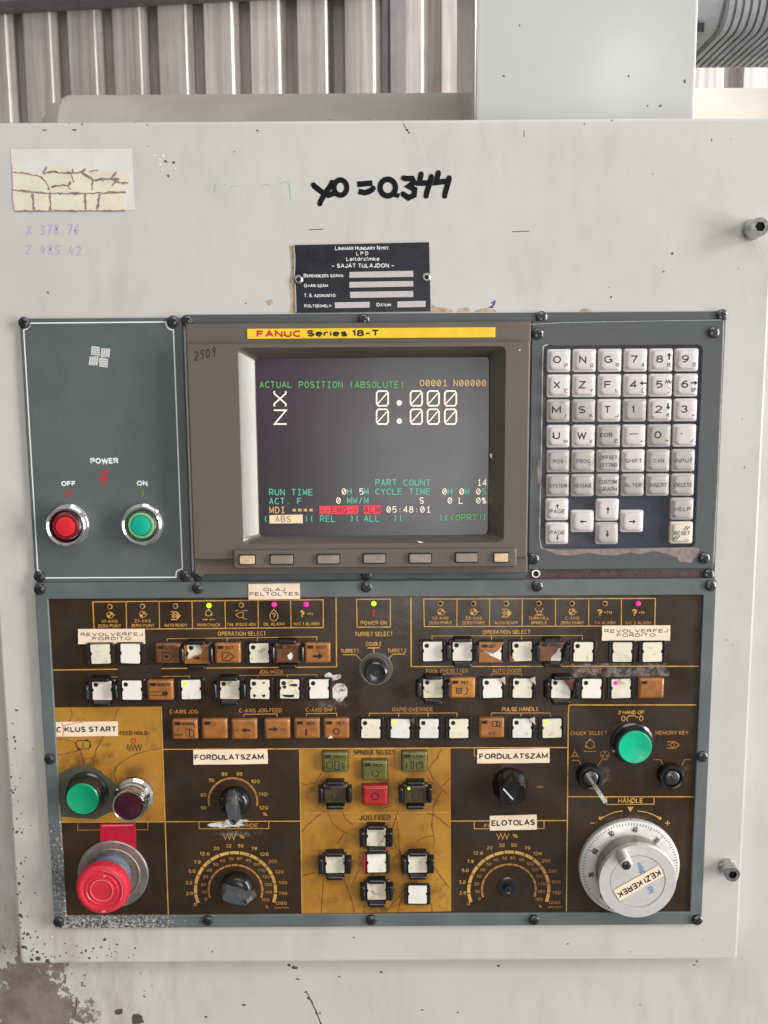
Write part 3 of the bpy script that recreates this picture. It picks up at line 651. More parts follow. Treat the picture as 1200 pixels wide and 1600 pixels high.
for i, sp in enumerate(spots):
    x, y, r = sp[:3]; fy = sp[3] if len(sp) > 3 else .9
    mb.ppoly(blob(x, y, r * .8, r * fy * .8, 0, i, 8, .45), .0001)
mb.line([(630, 193), (636, 203), (640, 209)], 1.1, .00012); mb.line([(819, 203), (819, 214)], 1., .00012); mb.line([(483, 359), (505, 358)], 1.2, .00012)
mb.line([(800, 362), (827, 361)], 1.2, .00012); mb.line([(1112, 216), (1112, 221)], 1., .00012)
rnd = random.Random(3)
for i in range(34):        # nicks along the top fold and the left edge
    x = rnd.uniform(0, 720); y = 190.5 - x * .0108 + rnd.uniform(-1, 2); r = rnd.uniform(.3, .9)
    mb.ppoly(blob(x, y + 2, r * 1.4, r * .6, 0, i, 7, .4), .00011)
for i in range(40):
    t = rnd.random(); y = 1150 + 350 * t; x = 14 + (y - 1200) * .056 + abs(rnd.gauss(0, 9)); r = rnd.uniform(.5, 1.8)
    mb.ppoly(blob(x, y, r, r * 1.3, 0, i + 99, 7, .4), .00011)
for i in range(40):
    x = rnd.uniform(36, 220); y = 1499 - abs(rnd.gauss(0, 14)); r = rnd.uniform(.5, 1.8)
    mb.ppoly(blob(x, y, r * 1.3, r, 0, i + 199, 7, .4), .00011)
mb.build('paint_chips', DCHIP, cab)['kind'] = 'stuff'
mb = MB()
for i, (x, y, r) in enumerate([(241, 243, 2), (255, 243, 3), (250, 249, 2), (274, 263, 2.4), (253, 266, 1.6), (251, 257, 2.2), (264, 245, 1.5), (150, 350, 1.4), (180, 429, 1.4), (1039, 342, 1.2), (152, 494, 1), (320, 1458, 1.5), (62, 1466, 2), (82, 1463, 2), (1141, 816, 1.4)]):
    mb.ppoly(blob(x, y, r * .9, r * .7, 0, i, 8, .4), .00012)
mb.line([(1175, 376), (1190, 403)], 1, .00012)
mb.build('paint_flecks', LCHIP, cab)['kind'] = 'stuff'
mb = MB()
def bare(pts, h):
    mb = MB(); mb.ppoly(pts, h); mb.build('bare_patch', RUST, cab)
bare([(452, 384), (458, 384), (462, 489), (452, 490), (455, 470), (452, 450), (455, 420)], .00011)
bare([(673, 474), (682, 480), (700, 481), (708, 485), (705, 488), (673, 488)], .00011)
bare([(745, 484), (760, 481), (775, 484), (775, 487), (740, 488)], .00011); bare([(415, 470), (424, 467), (427, 474), (419, 477)], .00011)
bare([(716, 482), (732, 480), (736, 486), (714, 488)], .00011); bare([(906, 484), (914, 481), (924, 484), (924, 487), (906, 487)], .00011)
# socket-head bolts on the right edge
mb = MB(); k_ = S(1160, 800)
def bolt(px, py, hgt, rpx):
    c = P(px, py, hgt); r = rpx * S(px, py, hgt)
    mb = MB(); mb.lathe(c.x, c.z, [(r * 1.05, 0), (r * 1.05, hgt * .15), (r * .96, hgt * .2), (r * .96, hgt - .0012), (r * .88, hgt), (r * .55, hgt)], n=32, cap=False)
    n = 32; hexr = []
    for i in range(n):
        a_ = 2 * math.pi * i / n; m6 = (a_ % (math.pi / 3)) - math.pi / 6
        rr_ = r * .45 / math.cos(m6); hexr.append((c.x + rr_ * math.cos(a_), -hgt, c.z + rr_ * math.sin(a_)))
    circ = [(c.x + r * .55 * math.cos(2 * math.pi * i / n), -hgt, c.z + r * .55 * math.sin(2 * math.pi * i / n)) for i in range(n)]
    mb.loft([circ, hexr], 0, False)
    mb.loft([hexr, [(x, y + .003, z) for x, y, z in hexr]], 1, True)
    return mb.build('socket_bolt', [STEEL, HOLE], cab)
bolt(1188, 354, .016, 15.5); bolt(1145, 1367, .013, 13)

# ================================================================== screws
def screw_proto():
    mb = MB(); r = .0042
    mb.lathe(0, 0, [(r, 0), (r, .0009), (r * .94, .0015), (r * .76, .0020), (r * .45, .0023), (r * .1, .0024)], n=24)
    mb.box(-r * .58, r * .58, -.0026, -.0015, -r * .14, r * .14, 1); mb.box(-r * .14, r * .14, -.00262, -.0015, -r * .58, r * .58, 1)
    return mb
SC_MESH = []
def screw(px, py, h, parent):
    c = P(px, py, h + .003)
    ang = random.Random(int(px * 7 + py)).uniform(0, 6.3)
    if not SC_MESH:
        o = screw_proto().build('screw', [SCREW, HOLE], parent, pivot=(0, 0, 0)); SC_MESH.append(o.data)
    else:
        o = bpy.data.objects.new('screw', SC_MESH[0]); COL.objects.link(o)
    attach(o, (c.x, -h, c.z), parent); o.rotation_euler = (0, ang, 0)
    return o

def slab(mb, r4, h0, h1, rad=.0015, bev=.0006, mi=0):
    cx, cz, ww, hh = r4
    mb.rr(cx, cz, [(ww, hh, rad, h0), (ww, hh, rad, h1 - bev), (ww - bev * 2, hh - bev * 2, rad, h1)], mi)
def frame(mb, ro, ri, h0, h1, hin, ro_rad=.0015, ri_rad=.003, bev=.0006, mi=0):
    cx, cz, ww, hh = ro; ax, az, aw, ah = ri
    mb.loft([rrect(cx, cz, ww, hh, ro_rad, h0), rrect(cx, cz, ww, hh, ro_rad, h1 - bev), rrect(cx, cz, ww - 2 * bev, hh - 2 * bev, ro_rad, h1),
             rrect(ax, az, aw + 2 * bev, ah + 2 * bev, ri_rad, h1), rrect(ax, az, aw, ah, ri_rad, h1 - bev), rrect(ax, az, aw, ah, ri_rad, hin)], mi, False)

# ================================================================== POWER PANEL
hp = .003
r4 = rect4((28, 497), (284, 497), (300, 905), (57, 908), hp)
pw = thing('power_panel', 'blue-grey power panel with a red and a green push button, left of the screen', 'panel', (r4[0], 0, r4[1] - r4[3] / 2))
mb = MB(); slab(mb, r4, 0, hp); mb.build('face_plate', GREY, pw)
mb = MB(); e = hp + .0001
mb.line([(47, 505), (259, 503), (260, 509), (263, 513), (267, 515), (271, 516), (285, 889), (280, 890), (276, 893), (275, 898), (275, 902), (68, 903), (67, 897), (64, 893), (59, 891), (37, 515.5), (42, 514), (46, 510)], 2.0, e, 0, True)
text(mb, 'POWER', 163, 720, 44, 9, e, 0, 'b'); text(mb, 'OFF', 107, 755.5, 23, 8, e, 0, 'b'); text(mb, 'ON', 222, 755, 17, 8, e, 0, 'b')
mb.build('printed_legend', WHITEINK, pw)
mb = MB(); mb.ppoly([(165, 734), (155, 747), (162, 748), (157, 762), (170, 746), (163, 745), (170, 735)], e); mb.ring(107.5, 771, 4.5, 2.4, e); mb.build('printed_legend', REDINK, pw, 'red lightning flash and red circle')
mb = MB(); mb.line([(223, 765), (223, 776)], 3, e); mb.build('printed_legend', GREENINK, pw, 'small olive bar mark')
mb = MB()
for q in range(4):                         # pinwheel emblem of four striped blades
    for s_ in range(4):
        aa = R(90 * q - 3); t0 = 1.5 + s_ * 3.6; t1 = t0 + 3.0
        pts = [(-1, t0), (13 - s_ * .2, t0 + 2.2), (13.5 - s_ * .6, t1 + 2.2), (-1.5, t1)]
        mb.ppoly([(155.5 + (x * math.cos(aa) - y * math.sin(aa)) * 1.0, 557.5 + (x * math.sin(aa) + y * math.cos(aa)) * 1.0) for x, y in pts], e)
mb.build('emblem', mat('emblem_silver', srgb(200, 202, 200), .4), pw, 'silver pinwheel emblem of four striped blades')
def ring_button(px, py, rpx, hgt, parent, rimmat, capmat, label, rim2=None, name='push_button'):
    c = P(px, py, hgt); k = S(px, py, hgt); r = rpx * k; base = hp
    mb = MB(); mb.lathe(c.x, c.z, [(r * 1.06, base), (r * 1.06, base + .003), (r * .98, base + .0035), (r * .98, hgt - .0025), (r * 1.0, hgt - .002), (r * 1.0, hgt - .0008), (r * .94, hgt), (r * .84, hgt - .0004), (r * .74, hgt - .003), (r * .70, hgt - .005)], n=48)
    b = mb.build(name, rimmat, parent, label)
    if rim2:
        mb = MB(); mb.lathe(c.x, c.z, [(r * .66, hgt - .005), (r * .66, hgt - .0006), (r * .62, hgt - .0002), (r * .54, hgt - .0002), (r * .52, hgt - .002)], n=40); mb.build('rim', rim2, b)
    mb = MB(); k2 = .52 if rim2 else .62
    mb.lathe(c.x, c.z, [(r * k2, hgt - .005), (r * k2, hgt - .001), (r * k2 * .94, hgt - .0002), (r * k2 * .6, hgt + .0001), (r * k2 * .2, hgt + .0002)], n=40); mb.build('button_cap', capmat, b)
    return b
ring_button(102, 823, 31, .015, pw, CHROME, REDB, 'red OFF push button in a chrome ring', mat('dark_red_rim', srgb(120, 26, 30), .3))
ring_button(220, 821.5, 31, .012, pw, CHROME, GREENS, 'green ON push button in a chrome ring', GREENRIM)
for x, y in ((36, 504), (269, 502), (60, 902), (288, 901)): screw(x, y, hp, pw)

# ================================================================== MOUNTING PLATE behind screen and keypad
hq = .002
r4 = rect4((289, 492), (1138, 486), (1114, 906), (304, 908), hq)
mp = thing('mounting_plate', 'dark slate mounting plate around the screen and keypad with a grimy bottom strip', 'plate', (r4[0], 0, r4[1] - r4[3] / 2))
mb = MB(); slab(mb, r4, 0, hq); mb.build('back_plate', DGREY, mp)
mb = MB(); mb.ppoly([(826, 893), (880, 891), (960, 890), (1040, 892), (1108, 890), (1112, 893), (1111, 904), (1040, 905), (940, 904), (860, 905), (820, 903)], hq + .0001); mb.build('grime_streak', GRIME, mp)
for x, y in ((291, 501), (568, 499), (847, 495), (1130, 492), (308, 900), (572, 899), (1109, 899)): screw(x, y, hq, mp)
mb = MB(); c = P(837, 896, hq); mb.lathe(c.x, c.z, [(.0036, hq), (.0036, hq + .0006), (.003, hq + .0012), (.0022, hq + .0012), (.0022, hq + .0003)], n=24); mb.lathe(c.x, c.z, [(.0022, hq + .0004), (.0001, hq + .0003)], 1, 24); mb.build('empty_screw_hole', [STEEL, HOLE], mp)

# ================================================================== SCREEN UNIT
hh0 = .0165; hg = .0055
ro = rect4((290, 538), (829, 534), (824, 872), (302, 876), hh0)
ri = rect4((370, 544), (791, 540), (787, 847), (381, 851), hh0)
rs = rect4((398, 560), (764, 558), (763, 836), (407, 838), hg)
mon = thing('display_unit', 'taupe screen unit with yellow name strip, zero readout and soft key row', 'monitor', (ro[0], 0, ro[1] - ro[3] / 2))
mb = MB(); bv = .0012
mb.loft([rrect(*ro, .0015, hq), rrect(*ro, .0015, hh0 - bv), rrect(ro[0], ro[1], ro[2] - 2 * bv, ro[3] - 2 * bv, .0015, hh0),
         rrect(ri[0], ri[1], ri[2], ri[3], .004, hh0)], 0, False)
rb = rect4((290, 506), (830, 502), (829, 537), (290, 541), .008)
mb.rr(rb[0], rb[1], [(rb[2], rb[3], .001, hq), (rb[2], rb[3], .001, .0075), (rb[2] - .002, rb[3] - .001, .001, .0085)])
rc = rect4((302, 872), (825, 868), (824, 894), (304, 899), .009)
mb.rr(rc[0], rc[1], [(rc[2], rc[3], .001, hq), (rc[2], rc[3], .001, .0085), (rc[2] - .002, rc[3] - .001, .001, .0095)])
mb.build('housing', TAUPE, mon)
mb = MB()
mb.loft([rrect(ri[0], ri[1], ri[2], ri[3], .004, hh0), rrect(ri[0], ri[1], ri[2] - .0012, ri[3] - .0012, .004, hh0 - .0008), rrect(rs[0], rs[1], rs[2] + .001, rs[3] + .001, .003, hg + .0015), rrect(rs[0], rs[1], rs[2], rs[3], .003, hg - .0005)], 0, False)
mb.build('bezel', BEZEL, mon)
mb = MB(); nx, nz_ = 24, 18; vs = []
for j in range(nz_ + 1):
    for i in range(nx + 1):
        u, v = i / nx * 2 - 1, j / nz_ * 2 - 1
        vs.append((rs[0] + u * rs[2] * .502, -(hg - .0006 - .0009 * (u * u + v * v) + .0009), rs[1] + v * rs[3] * .502))
mb.add(vs, [[j * (nx + 1) + i, j * (nx + 1) + i + 1, (j + 1) * (nx + 1) + i + 1, (j + 1) * (nx + 1) + i] for j in range(nz_) for i in range(nx)])
scr = mb.build('screen', GLASS, mon, 'dark glass screen showing X 0.000 and Z 0.000')
# what the tube shows
ht = hg + .0006
mb = MB(); mono(mb, 'ACTUAL POSITION (ABSOLUTE)', 404.5, 601, 9, ht); mono(mb, '(OPRT)', 702, 808, 9, ht)
mb.build('screen_text', E_GREEN, scr)
mb = MB(); mono(mb, 'O0001 N00000', 655, 598.5, 9, ht); mono(mb, 'MDI ****', 420, 797, 9, ht); mb.build('screen_text', E_AMBER, scr)
mb = MB()
mb.line([(428.5, 611), (428.5, 615), (446.5, 631), (446.5, 635)], 2.3, ht); mb.line([(446.5, 611), (446.5, 615), (428.5, 631), (428.5, 635)], 2.3, ht + 3e-5)
mb.line([(428, 641), (447, 641), (429, 662.5), (448, 662.5)], 2.3, ht)
for yy in (622.5, 651):
    for xx in (597.5, 650.5, 677, 704):
        mb.line([(xx - 6.5, yy - 11.5), (xx + 6.5, yy - 11.5), (xx + 9, yy - 8), (xx + 9, yy + 8), (xx + 6.5, yy + 11.5), (xx - 6.5, yy + 11.5), (xx - 9, yy + 8), (xx - 9, yy - 8)], 2.4, ht, 0, True)
        mb.line([(xx - 7, yy + 8), (xx + 7, yy - 8)], 1.8, ht + 3e-5)
    mb.disc(624, yy + 7, 4.2, ht)
for s_, x, y in (('14', 744, 754), ('0', 533, 768), ('5', 560, 768), ('0', 690, 768), ('0', 717, 768), ('0', 743, 768), ('0', 524.5, 782), ('S', 654.5, 782), ('0', 698.5, 782), ('L', 716, 782), ('0%', 743, 782), ('05:48:01', 603, 796)):
    mono(mb, s_, x, y, 9, ht)
mb.build('screen_text', E_CREAM, scr)
mb = MB()
for s_, x, y in (('PART COUNT', 585.5, 754), ('RUN TIME', 419.5, 769), ('H', 541.5, 768), ('M', 568, 768), ('CYCLE TIME', 585.5, 768), ('H', 698.5, 768), ('M', 725, 768), ('S', 751.5, 768),
                 ('ACT. F', 419.5, 783), ('MM/M', 541.5, 782), ('(', 411, 811), (')(', 474, 810.5), ('REL', 499, 810.5), (')(', 545, 810), ('ALL', 568, 810), (')(', 613, 809.5), (')(', 684, 808.5), (')', 752, 808)):
    mono(mb, s_, x, y, 9, ht)
mb.build('screen_text', E_TEAL, scr)
mb = MB(); mb.ppoly([(499, 790.5), (560, 789.5), (560, 803), (499, 804)], ht); mb.ppoly([(568, 789.5), (594.5, 789), (594.5, 803), (568, 803)], ht)
mono(mb, '--EMG--', 499, 797, 9, ht + .0001, 1); mono(mb, 'ALM', 568, 796.5, 9, ht + .0001, 1); mb.build('screen_block', [E_PINK, E_DARK], scr)
mb = MB(); mb.ppoly([(421, 805), (473, 804), (473, 817.5), (421, 818)], ht); mono(mb, 'ABS', 429, 811, 8.5, ht + .0001, 1); mb.build('screen_block', [E_BLOCK, E_GREYT], scr)
# name strip
rbd = rect4((386, 514), (774, 511), (774, 527), (386, 530), .0092)
mb = MB(); slab(mb, rbd, .0084, .0092, .0006, .0002); bd = mb.build('name_strip', BADGE, mon, 'yellow name strip lettered in red and black')
mb = MB(); text(mb, 'FANUC', 435.5, 521.5, 69, 10.5, .0093, 0, 'b'); text(mb, 'Series 18-T', 536, 520.5, 113, 10.2, .0093, 1, 'b')
mb.build('lettering', [REDINK, BLACKINK], bd)
mb = MB(); hand(mb, '2509', 303, 549, 9, 14, 1.5, hh0 + .0001, 0, -.22); mb.build('handwriting', BALLPEN, mon)
mb = MB(); text(mb, 'FANUC', 323, 885, 29, 6, .00965, 0); mb.build('moulded_lettering', mat('moulded_letter', srgb(122, 112, 100), .4), mon)
# soft key bar
rk = rect4((363, 861), (808, 856), (807, 886), (364, 890), .0195)
mb = MB(); slab(mb, rk, hq, .0195, .0015, .0012); mb.build('soft_key_bar', TAUPE, mon)
for x, y, wd in ((386, 875, 23), (440, 874.5, 35), (513, 874, 34), (585, 873, 34), (656.5, 872.5, 34), (729, 871.5, 34), (783, 871.5, 22)):
    c = P(x, y, .021); k = S(x, y, .021); small = wd < 30
    mb = MB(); mb.rr(c.x, c.z, [((wd + 3) * k, 17 * k, .0008, .019), ((wd + 3) * k, 17 * k, .0008, .01985), ((wd + 1) * k, 15 * k, .0008, .01985)], 1, True)
    mb.rr(c.x, c.z, [(wd * k, 13.5 * k, .0008, .0195), (wd * k, 13.5 * k, .0008, .0210), ((wd - 1.6) * k, 12 * k, .0008, .0217)], 0)
    so = mb.build('soft_key', [mat('worn_soft_key', srgb(206, 178, 146), .4, var=.12, scale=200, dirt=.6, dirtc=srgb(120, 100, 80)) if small else mat('soft_key_plastic', srgb(138, 124, 110), .35, var=.1, scale=150, dirt=.66, dirtc=srgb(104, 90, 78)), HOLE], mon)
mb = MB(); mb.ppoly(blob(769, 711, 3, 4, hg, 5, 9, .4), .0085); mb.ppoly([(651, 845), (658, 846), (662, 848), (655, 848)], hh0 + .0002); mb.disc(812, 547, 1.3, hh0 + .0002); mb.build('paint_flecks', LCHIP, mon)

# ================================================================== KEYPAD
hk = .0045
ro = rect4((829, 503), (1131, 499), (1114, 888), (827, 891), hk)
ri = rect4((849, 542), (1098, 538), (1085, 854), (843, 858), hk)
kp = thing('keypad_unit', 'slate keypad unit with worn ivory letter and number keys, right of the screen', 'keypad', (ro[0], 0, ro[1] - ro[3] / 2))
mb = MB(); frame(mb, ro, ri, hq, hk, .0024, .0012, .004); mb.build('surround', DGREY, kp)
mb = MB(); mb.rr(ri[0], ri[1], [(ri[2] + .002, ri[3] + .002, .004, hq + .0002), (ri[2] + .002, ri[3] + .002, .004, .0026)]); mb.build('key_bed', NAVY, kp)
mb = MB()
mb.line([(1131, 500), (1130, 540), (1126, 640), (1121, 760), (1115, 880)], 1.6, hk + .0001)
mb.line([(856, 538), (849, 541), (848, 560), (846, 700), (843, 840), (846, 856), (856, 859)], 1.8, hk + .0001)
mb.line([(829, 507), (880, 504), (960, 502.5), (1050, 501), (1128, 500)], .8, hk + .0001)
mb.build('worn_edges', mat('bare_edge_metal', srgb(176, 172, 168), .4, var=.2, scale=300), kp)
mb = MB(); mb.ppoly([(846, 856), (870, 859), (940, 858), (1000, 857), (1080, 855), (1093, 857), (1088, 872), (1080, 879), (1062, 878), (1058, 871), (1040, 865), (1022, 861), (1000, 866), (985, 863), (960, 868), (940, 867), (920, 864), (890, 868), (868, 866)], hk + .00012)
mb.ppoly([(842, 716), (845, 722), (845, 758), (841, 755), (839, 735)], hk + .00012); mb.build('torn_film', BARE, kp)
for x, y in ((841, 521), (1117, 519), (834, 874), (1102, 873)): screw(x, y, hk, kp)
HK = .0085; KW = 36.3 * S(970, 700, HK); KH = 35.5 * S(970, 700, HK)
def key_mb():
    mb = MB(); w_, h_ = KW, KH
    mb.rr(0, 0, [(w_, h_, .0015, .0024), (w_, h_, .0015, HK - .0028), (w_ - .0006, h_ - .0006, .0015, HK - .0022), (w_ - .0022, h_ - .0022, .0018, HK - .0019),
                 (w_ - .0034, h_ - .0034, .0022, HK - .0012), (w_ - .0042, h_ - .0042, .0026, HK - .0004), (w_ - .0056, h_ - .0056, .0026, HK - .0001), (w_ - .010, h_ - .009, .002, HK)])
    return mb
KPROTO = {}
def key(px, py, kind):
    c = P(px, py, HK)
    mt = {'p': KEYP, 'd': KEYD, 'r': KEYR}[kind]
    if kind not in KPROTO:
        o = key_mb().build('key', mt, kp, pivot=(0, 0, 0)); KPROTO[kind] = o; attach(o, (c.x, 0, c.z), kp)
    else:
        o = KPROTO[kind].copy(); COL.objects.link(o); attach(o, (c.x, 0, c.z), kp)
    return o
def arrow(mb, px, py, L_, wd, ang, h, mi=0):
    ca, sa = math.cos(R(ang)), math.sin(R(ang)); hl = L_ * .45
    pts = [(-L_ / 2, -wd * .16), (L_ / 2 - hl, -wd * .16), (L_ / 2 - hl, -wd / 2), (L_ / 2, 0), (L_ / 2 - hl, wd / 2), (L_ / 2 - hl, wd * .16), (-L_ / 2, wd * .16)]
    mb.ppoly([(px + x * ca - y * sa, py + x * sa + y * ca) for x, y in pts], h, 0, mi)
rows = [(562.5, ['O P', 'N Q', 'G R', '7 A', '8 B', '9 D'], 874, 1074.5), (602, ['X C', 'Z Y', 'F L', '4 [', '5 ]', '6 SP'], 873.5, 1073.5), (641, ['M I', 'S K', 'T J', '1 .', '2 #', '3 ='], 873, 1072.5), (681, ['U H', 'W V', 'EOB E', '- +', '0 *', '. /'], 873, 1071),
        (720, ['POS', 'PROG', 'OFFSET/SETTING', 'SHIFT', 'CAN', 'INPUT'], 872.5, 1069), (758, ['SYSTEM', 'MESSAGE', 'CUSTOM/GRAPH', 'ALTER', 'INSERT', 'DELETE'], 872, 1068)]
hl = HK + .00008
for ri_, (y0, keys, xa, xb) in enumerate(rows):
    for i, s_ in enumerate(keys):
        x = xa + (xb - xa) * i / 5; y = y0 - (i - 2.5) * .25 + .3
        ko = key(x, y, 'p' if ri_ < 4 and (ri_, i) not in ((2, 0), (2, 1), (3, 2), (3, 4), (2, 3)) or s_ == 'SHIFT' else 'd')
        mb = MB()
        if ri_ < 4:
            a, b = s_.split(' ')
            if a == 'EOB': text(mb, a, x - 5, y - 2, 19, 6.5, hl)
            elif a == '-': mb.line([(x - 8, y - 3), (x + 5, y - 3.3)], 1.3, hl)
            elif a == '.': mb.disc(x - 6, y - 3, 1.2, hl)
            else: text(mb, a, x - 3.5, y - 1.5, {'M': 14, 'W': 14.5, '1': 5, 'N': 11, 'O': 12.5, 'G': 12.5}.get(a, 11), 11.5, hl)
            if b in '[]':
                t_ = 1 if b == '[' else -1
                mb.line([(x + 12 + 2 * t_, y + 4), (x + 12 - 2 * t_, y + 4), (x + 12 - 2 * t_, y + 11), (x + 12 + 2 * t_, y + 11)], .9, hl, 1)
            else: text(mb, b, x + (10.5 if b == 'SP' else 11), y + 7.5 if b not in '.' else y + 10, 9 if b == 'SP' else (None if b in '.=-' else 5.6), 6 if b not in '*' else 6, hl, 1)
            ic = {'8': 270, '4': 180, '6': 0, '2': 90}.get(a)
            if ic is not None: arrow(mb, x + 11.5, y - 6 if a in '82' else y - 3.5, 11, 7, ic, hl)
            if a == '5': mb.line([(x + 6, y - 3), (x + 8, y - 8), (x + 10, y - 3), (x + 12, y - 8), (x + 14, y - 3), (x + 16.5, y - 8)], 1.1, hl)
        else:
            ls = s_.split('/')
            for j, t_ in enumerate(ls):
                text(mb, t_, x, y + (0 if len(ls) == 1 else (-5.5 if j == 0 else 6)), min(27.5, len(t_) * 5.2 + 1), 6.5, hl, 1)
        mb.build('legend', [BLACKINK if ri_ < 4 else GREYINK, GREYINK], ko)
for x, y, s_, ar, kd in ((871, 796.5, 'PAGE', 270, 'p'), (871, 834, 'PAGE', 90, 'p'), (911, 815, '', 180, 'p'), (950, 797, '', 270, 'p'), (949, 834, '', 90, 'd'), (988.5, 815, '', 0, 'p'), (1067, 795.5, 'HELP', None, 'd'), (1066, 833, 'RESET', None, 'r')):
    ko = key(x, y, kd); mb = MB()
    if s_ == 'PAGE':
        text(mb, s_, x, y + (2.5 if ar == 270 else -2), 24, 6.5, hl, 1); arrow(mb, x, y - 5.5 if ar == 270 else y + 6, 8, 5, ar, hl)
    elif s_: text(mb, s_, x, y, 25, 6.5, hl, 1)
    else: arrow(mb, x, y, 11, 5.5, ar, hl)
    if s_ == 'RESET':
        for d in (-3, 1.5): mb.line([(x + 5 + d, y - 5), (x + 11 + d, y - 11)], 1.3, hl); mb.line([(x - 11 + d, y + 10), (x - 5 + d, y + 4)], 1.3, hl)
    mb.build('legend', [BLACKINK, GREYINK], ko)

# ================================================================== OPERATOR PANEL
hf_ = .005; h0 = .003
ro = rect4((53, 911), (1118, 904), (1098, 1446), (86, 1450), hf_)
ri = rect4((76, 936), (1097, 930), (1080, 1426), (102, 1431), hf_)
op = thing('operator_panel', 'brown and mustard operator panel crowded with buttons, dials and a handwheel below the screen', 'control panel', (ro[0], 0, ro[1] - ro[3] / 2))
mb = MB(); frame(mb, ro, ri, 0, hf_, h0 - .001, .0012, .0012); mb.build('frame', FRAME, op)
mb = MB(); mb.rr(ri[0], ri[1], [(ri[2] + .001, ri[3] + .001, .001, .0005), (ri[2] + .001, ri[3] + .001, .001, h0)]); mb.build('face_sheet', BROWN, op)
for x, y in ((60, 922), (308, 920), (572, 918), (840, 917), (1112, 916), (76, 1188), (1099, 1184), (90, 1443), (324, 1441), (580, 1440), (835, 1440), (1091, 1440)): screw(x, y, hf_, op)
e0 = h0 + .0001
mb = MB(); mb.ppoly([(86, 1105.5), (252, 1104), (258, 1283), (94, 1285)], e0); mb.build('mustard_field', YELLOW, op)
mb = MB(); mb.ppoly([(468, 1171), (704, 1169), (705, 1424), (472, 1428)], e0); mb.build('mustard_field', YELLOW, op)
mb = MB(); mb.ppoly([(90, 1209), (100, 1206), (103, 1202), (113, 1200), (117, 1196), (126, 1197), (133, 1195), (142, 1197), (149, 1201), (158, 1205), (163, 1211), (172, 1216), (180, 1226), (185, 1236), (190, 1252), (186, 1266), (170, 1270), (150, 1280), (95, 1276)], e0 + .00016); mb.build('torn_patch', TORN, op)
# cracks in the mustard film
mb = MB(); ec = e0 + .0001
for pts in ([(185, 1106), (181, 1118), (177, 1127), (162, 1150), (150, 1172), (145, 1196)], [(90, 1180), (105, 1177), (125, 1172)], [(86, 1155), (105, 1155), (118, 1161), (126, 1172), (131, 1194)], [(173, 1211), (185, 1195), (204, 1182), (225, 1174), (253, 1169)], [(182, 1222), (178, 1212), (182, 1200)], [(110, 1107), (113, 1118), (109, 1127)], [(128, 1186), (145, 1185), (150, 1178)],
            [(505, 1205), (493, 1223), (480, 1226), (470, 1224)], [(505, 1268), (487, 1283), (470, 1300)], [(512, 1268), (522, 1290), (538, 1300), (527, 1320)], [(538, 1300), (545, 1303)], [(535, 1268), (540, 1280), (550, 1288)], [(506, 1372), (504, 1395), (502, 1426)], [(536, 1372), (545, 1392), (552, 1415), (554, 1428)], [(570, 1415), (569, 1427)], [(622, 1268), (615, 1290), (612, 1296)], [(472, 1368), (490, 1364), (500, 1366)],
            [(690, 1170), (683, 1185), (676, 1192), (670, 1202), (676, 1215), (690, 1232), (698, 1240)], [(668, 1216), (690, 1236), (684, 1246), (678, 1260), (675, 1290), (679, 1310), (678, 1325)], [(704, 1215), (690, 1230)], [(704, 1294), (690, 1282), (680, 1275), (667, 1270)], [(678, 1306), (665, 1308), (650, 1316)], [(677, 1352), (690, 1372), (703, 1388)], [(674, 1412), (675, 1426)], [(648, 1170), (647, 1180)], [(620, 1275), (625, 1330), (632, 1352)], [(580, 1170), (577, 1190)], [(612, 1260), (600, 1262)], [(604, 1424), (640, 1380)], [(610, 1300), (625, 1335)], [(560, 1360), (552, 1380)], [(622, 1426), (628, 1400)]):
    mb = MB(); crack(mb, pts, 1.25, ec, int(pts[0][0])); ec += 6e-6; mb.build('film_crack', CRACKD, op)
# --- gold printing
G = MB(); D = MB(); e = e0 + .00015; XS = [0]
def gl(pts, wpx=1.5, closed=False, faded=False):
    XS[0] += 1; (D if faded else G).line(pts, wpx, e + (XS[0] % 12) * 8e-6, 0, closed)
def gt(s_, x, y, wd, hgt, faded=False, style='r'): text(D if faded else G, s_, x, y, wd, hgt, e + 1e-4, 0, style)
gl([(145, 940.5), (505, 937), (505, 980.5), (147, 983.5)], 1.7, True)
for x in (197, 248.5, 300, 351.5, 403, 454): gl([(x, 941 - (x - 145) * .01), (x + .8, 982.5 - (x - 145) * .007)], 1.5)
gl([(557, 936.5), (610, 936), (610, 979.5), (558, 980)], 1.7, True)
gl([(662, 936), (1024, 935), (1023, 978), (663, 979)], 1.7, True)
for x in (714, 765, 816, 868, 920, 971): gl([(x, 936.5), (x - .2, 978.5)], 1.5)
for x, y, ls in ((171, 0, ['X1-AXIS', 'ZERO POINT']), (223, 0, ['Z1-AXIS', 'ZERO POINT']), (274.5, 0, ['AUTO READY']), (326, 0, ['MAIN CHUCK']), (377, 0, ['TAIL STOCK ADV']), (428, 0, ['OIL ALARM']), (479, 0, ['N/C 1 ALARM'])):
    yb = 978 - (x - 171) * .011
    for j, t_ in enumerate(ls[::-1]): gt(t_, x, yb - j * 7.2, min(46, len(t_) * 3.65), 5)
for x, ls in ((688, ['X2-AXIS', 'ZERO POINT']), (740, ['Z2-AXIS', 'ZERO POINT']), (791, ['AUTO READY']), (842, ['TURN MILL', 'SPINDLE']), (894, ['C-AXIS', 'ZERO POINT']), (945, ['T.H ALARM']), (997, ['N/C 2 ALARM'])):
    for j, t_ in enumerate(ls[::-1]): gt(t_, x, 973 - j * 7.2, min(46, len(t_) * 3.65), 5, faded=(x > 940))
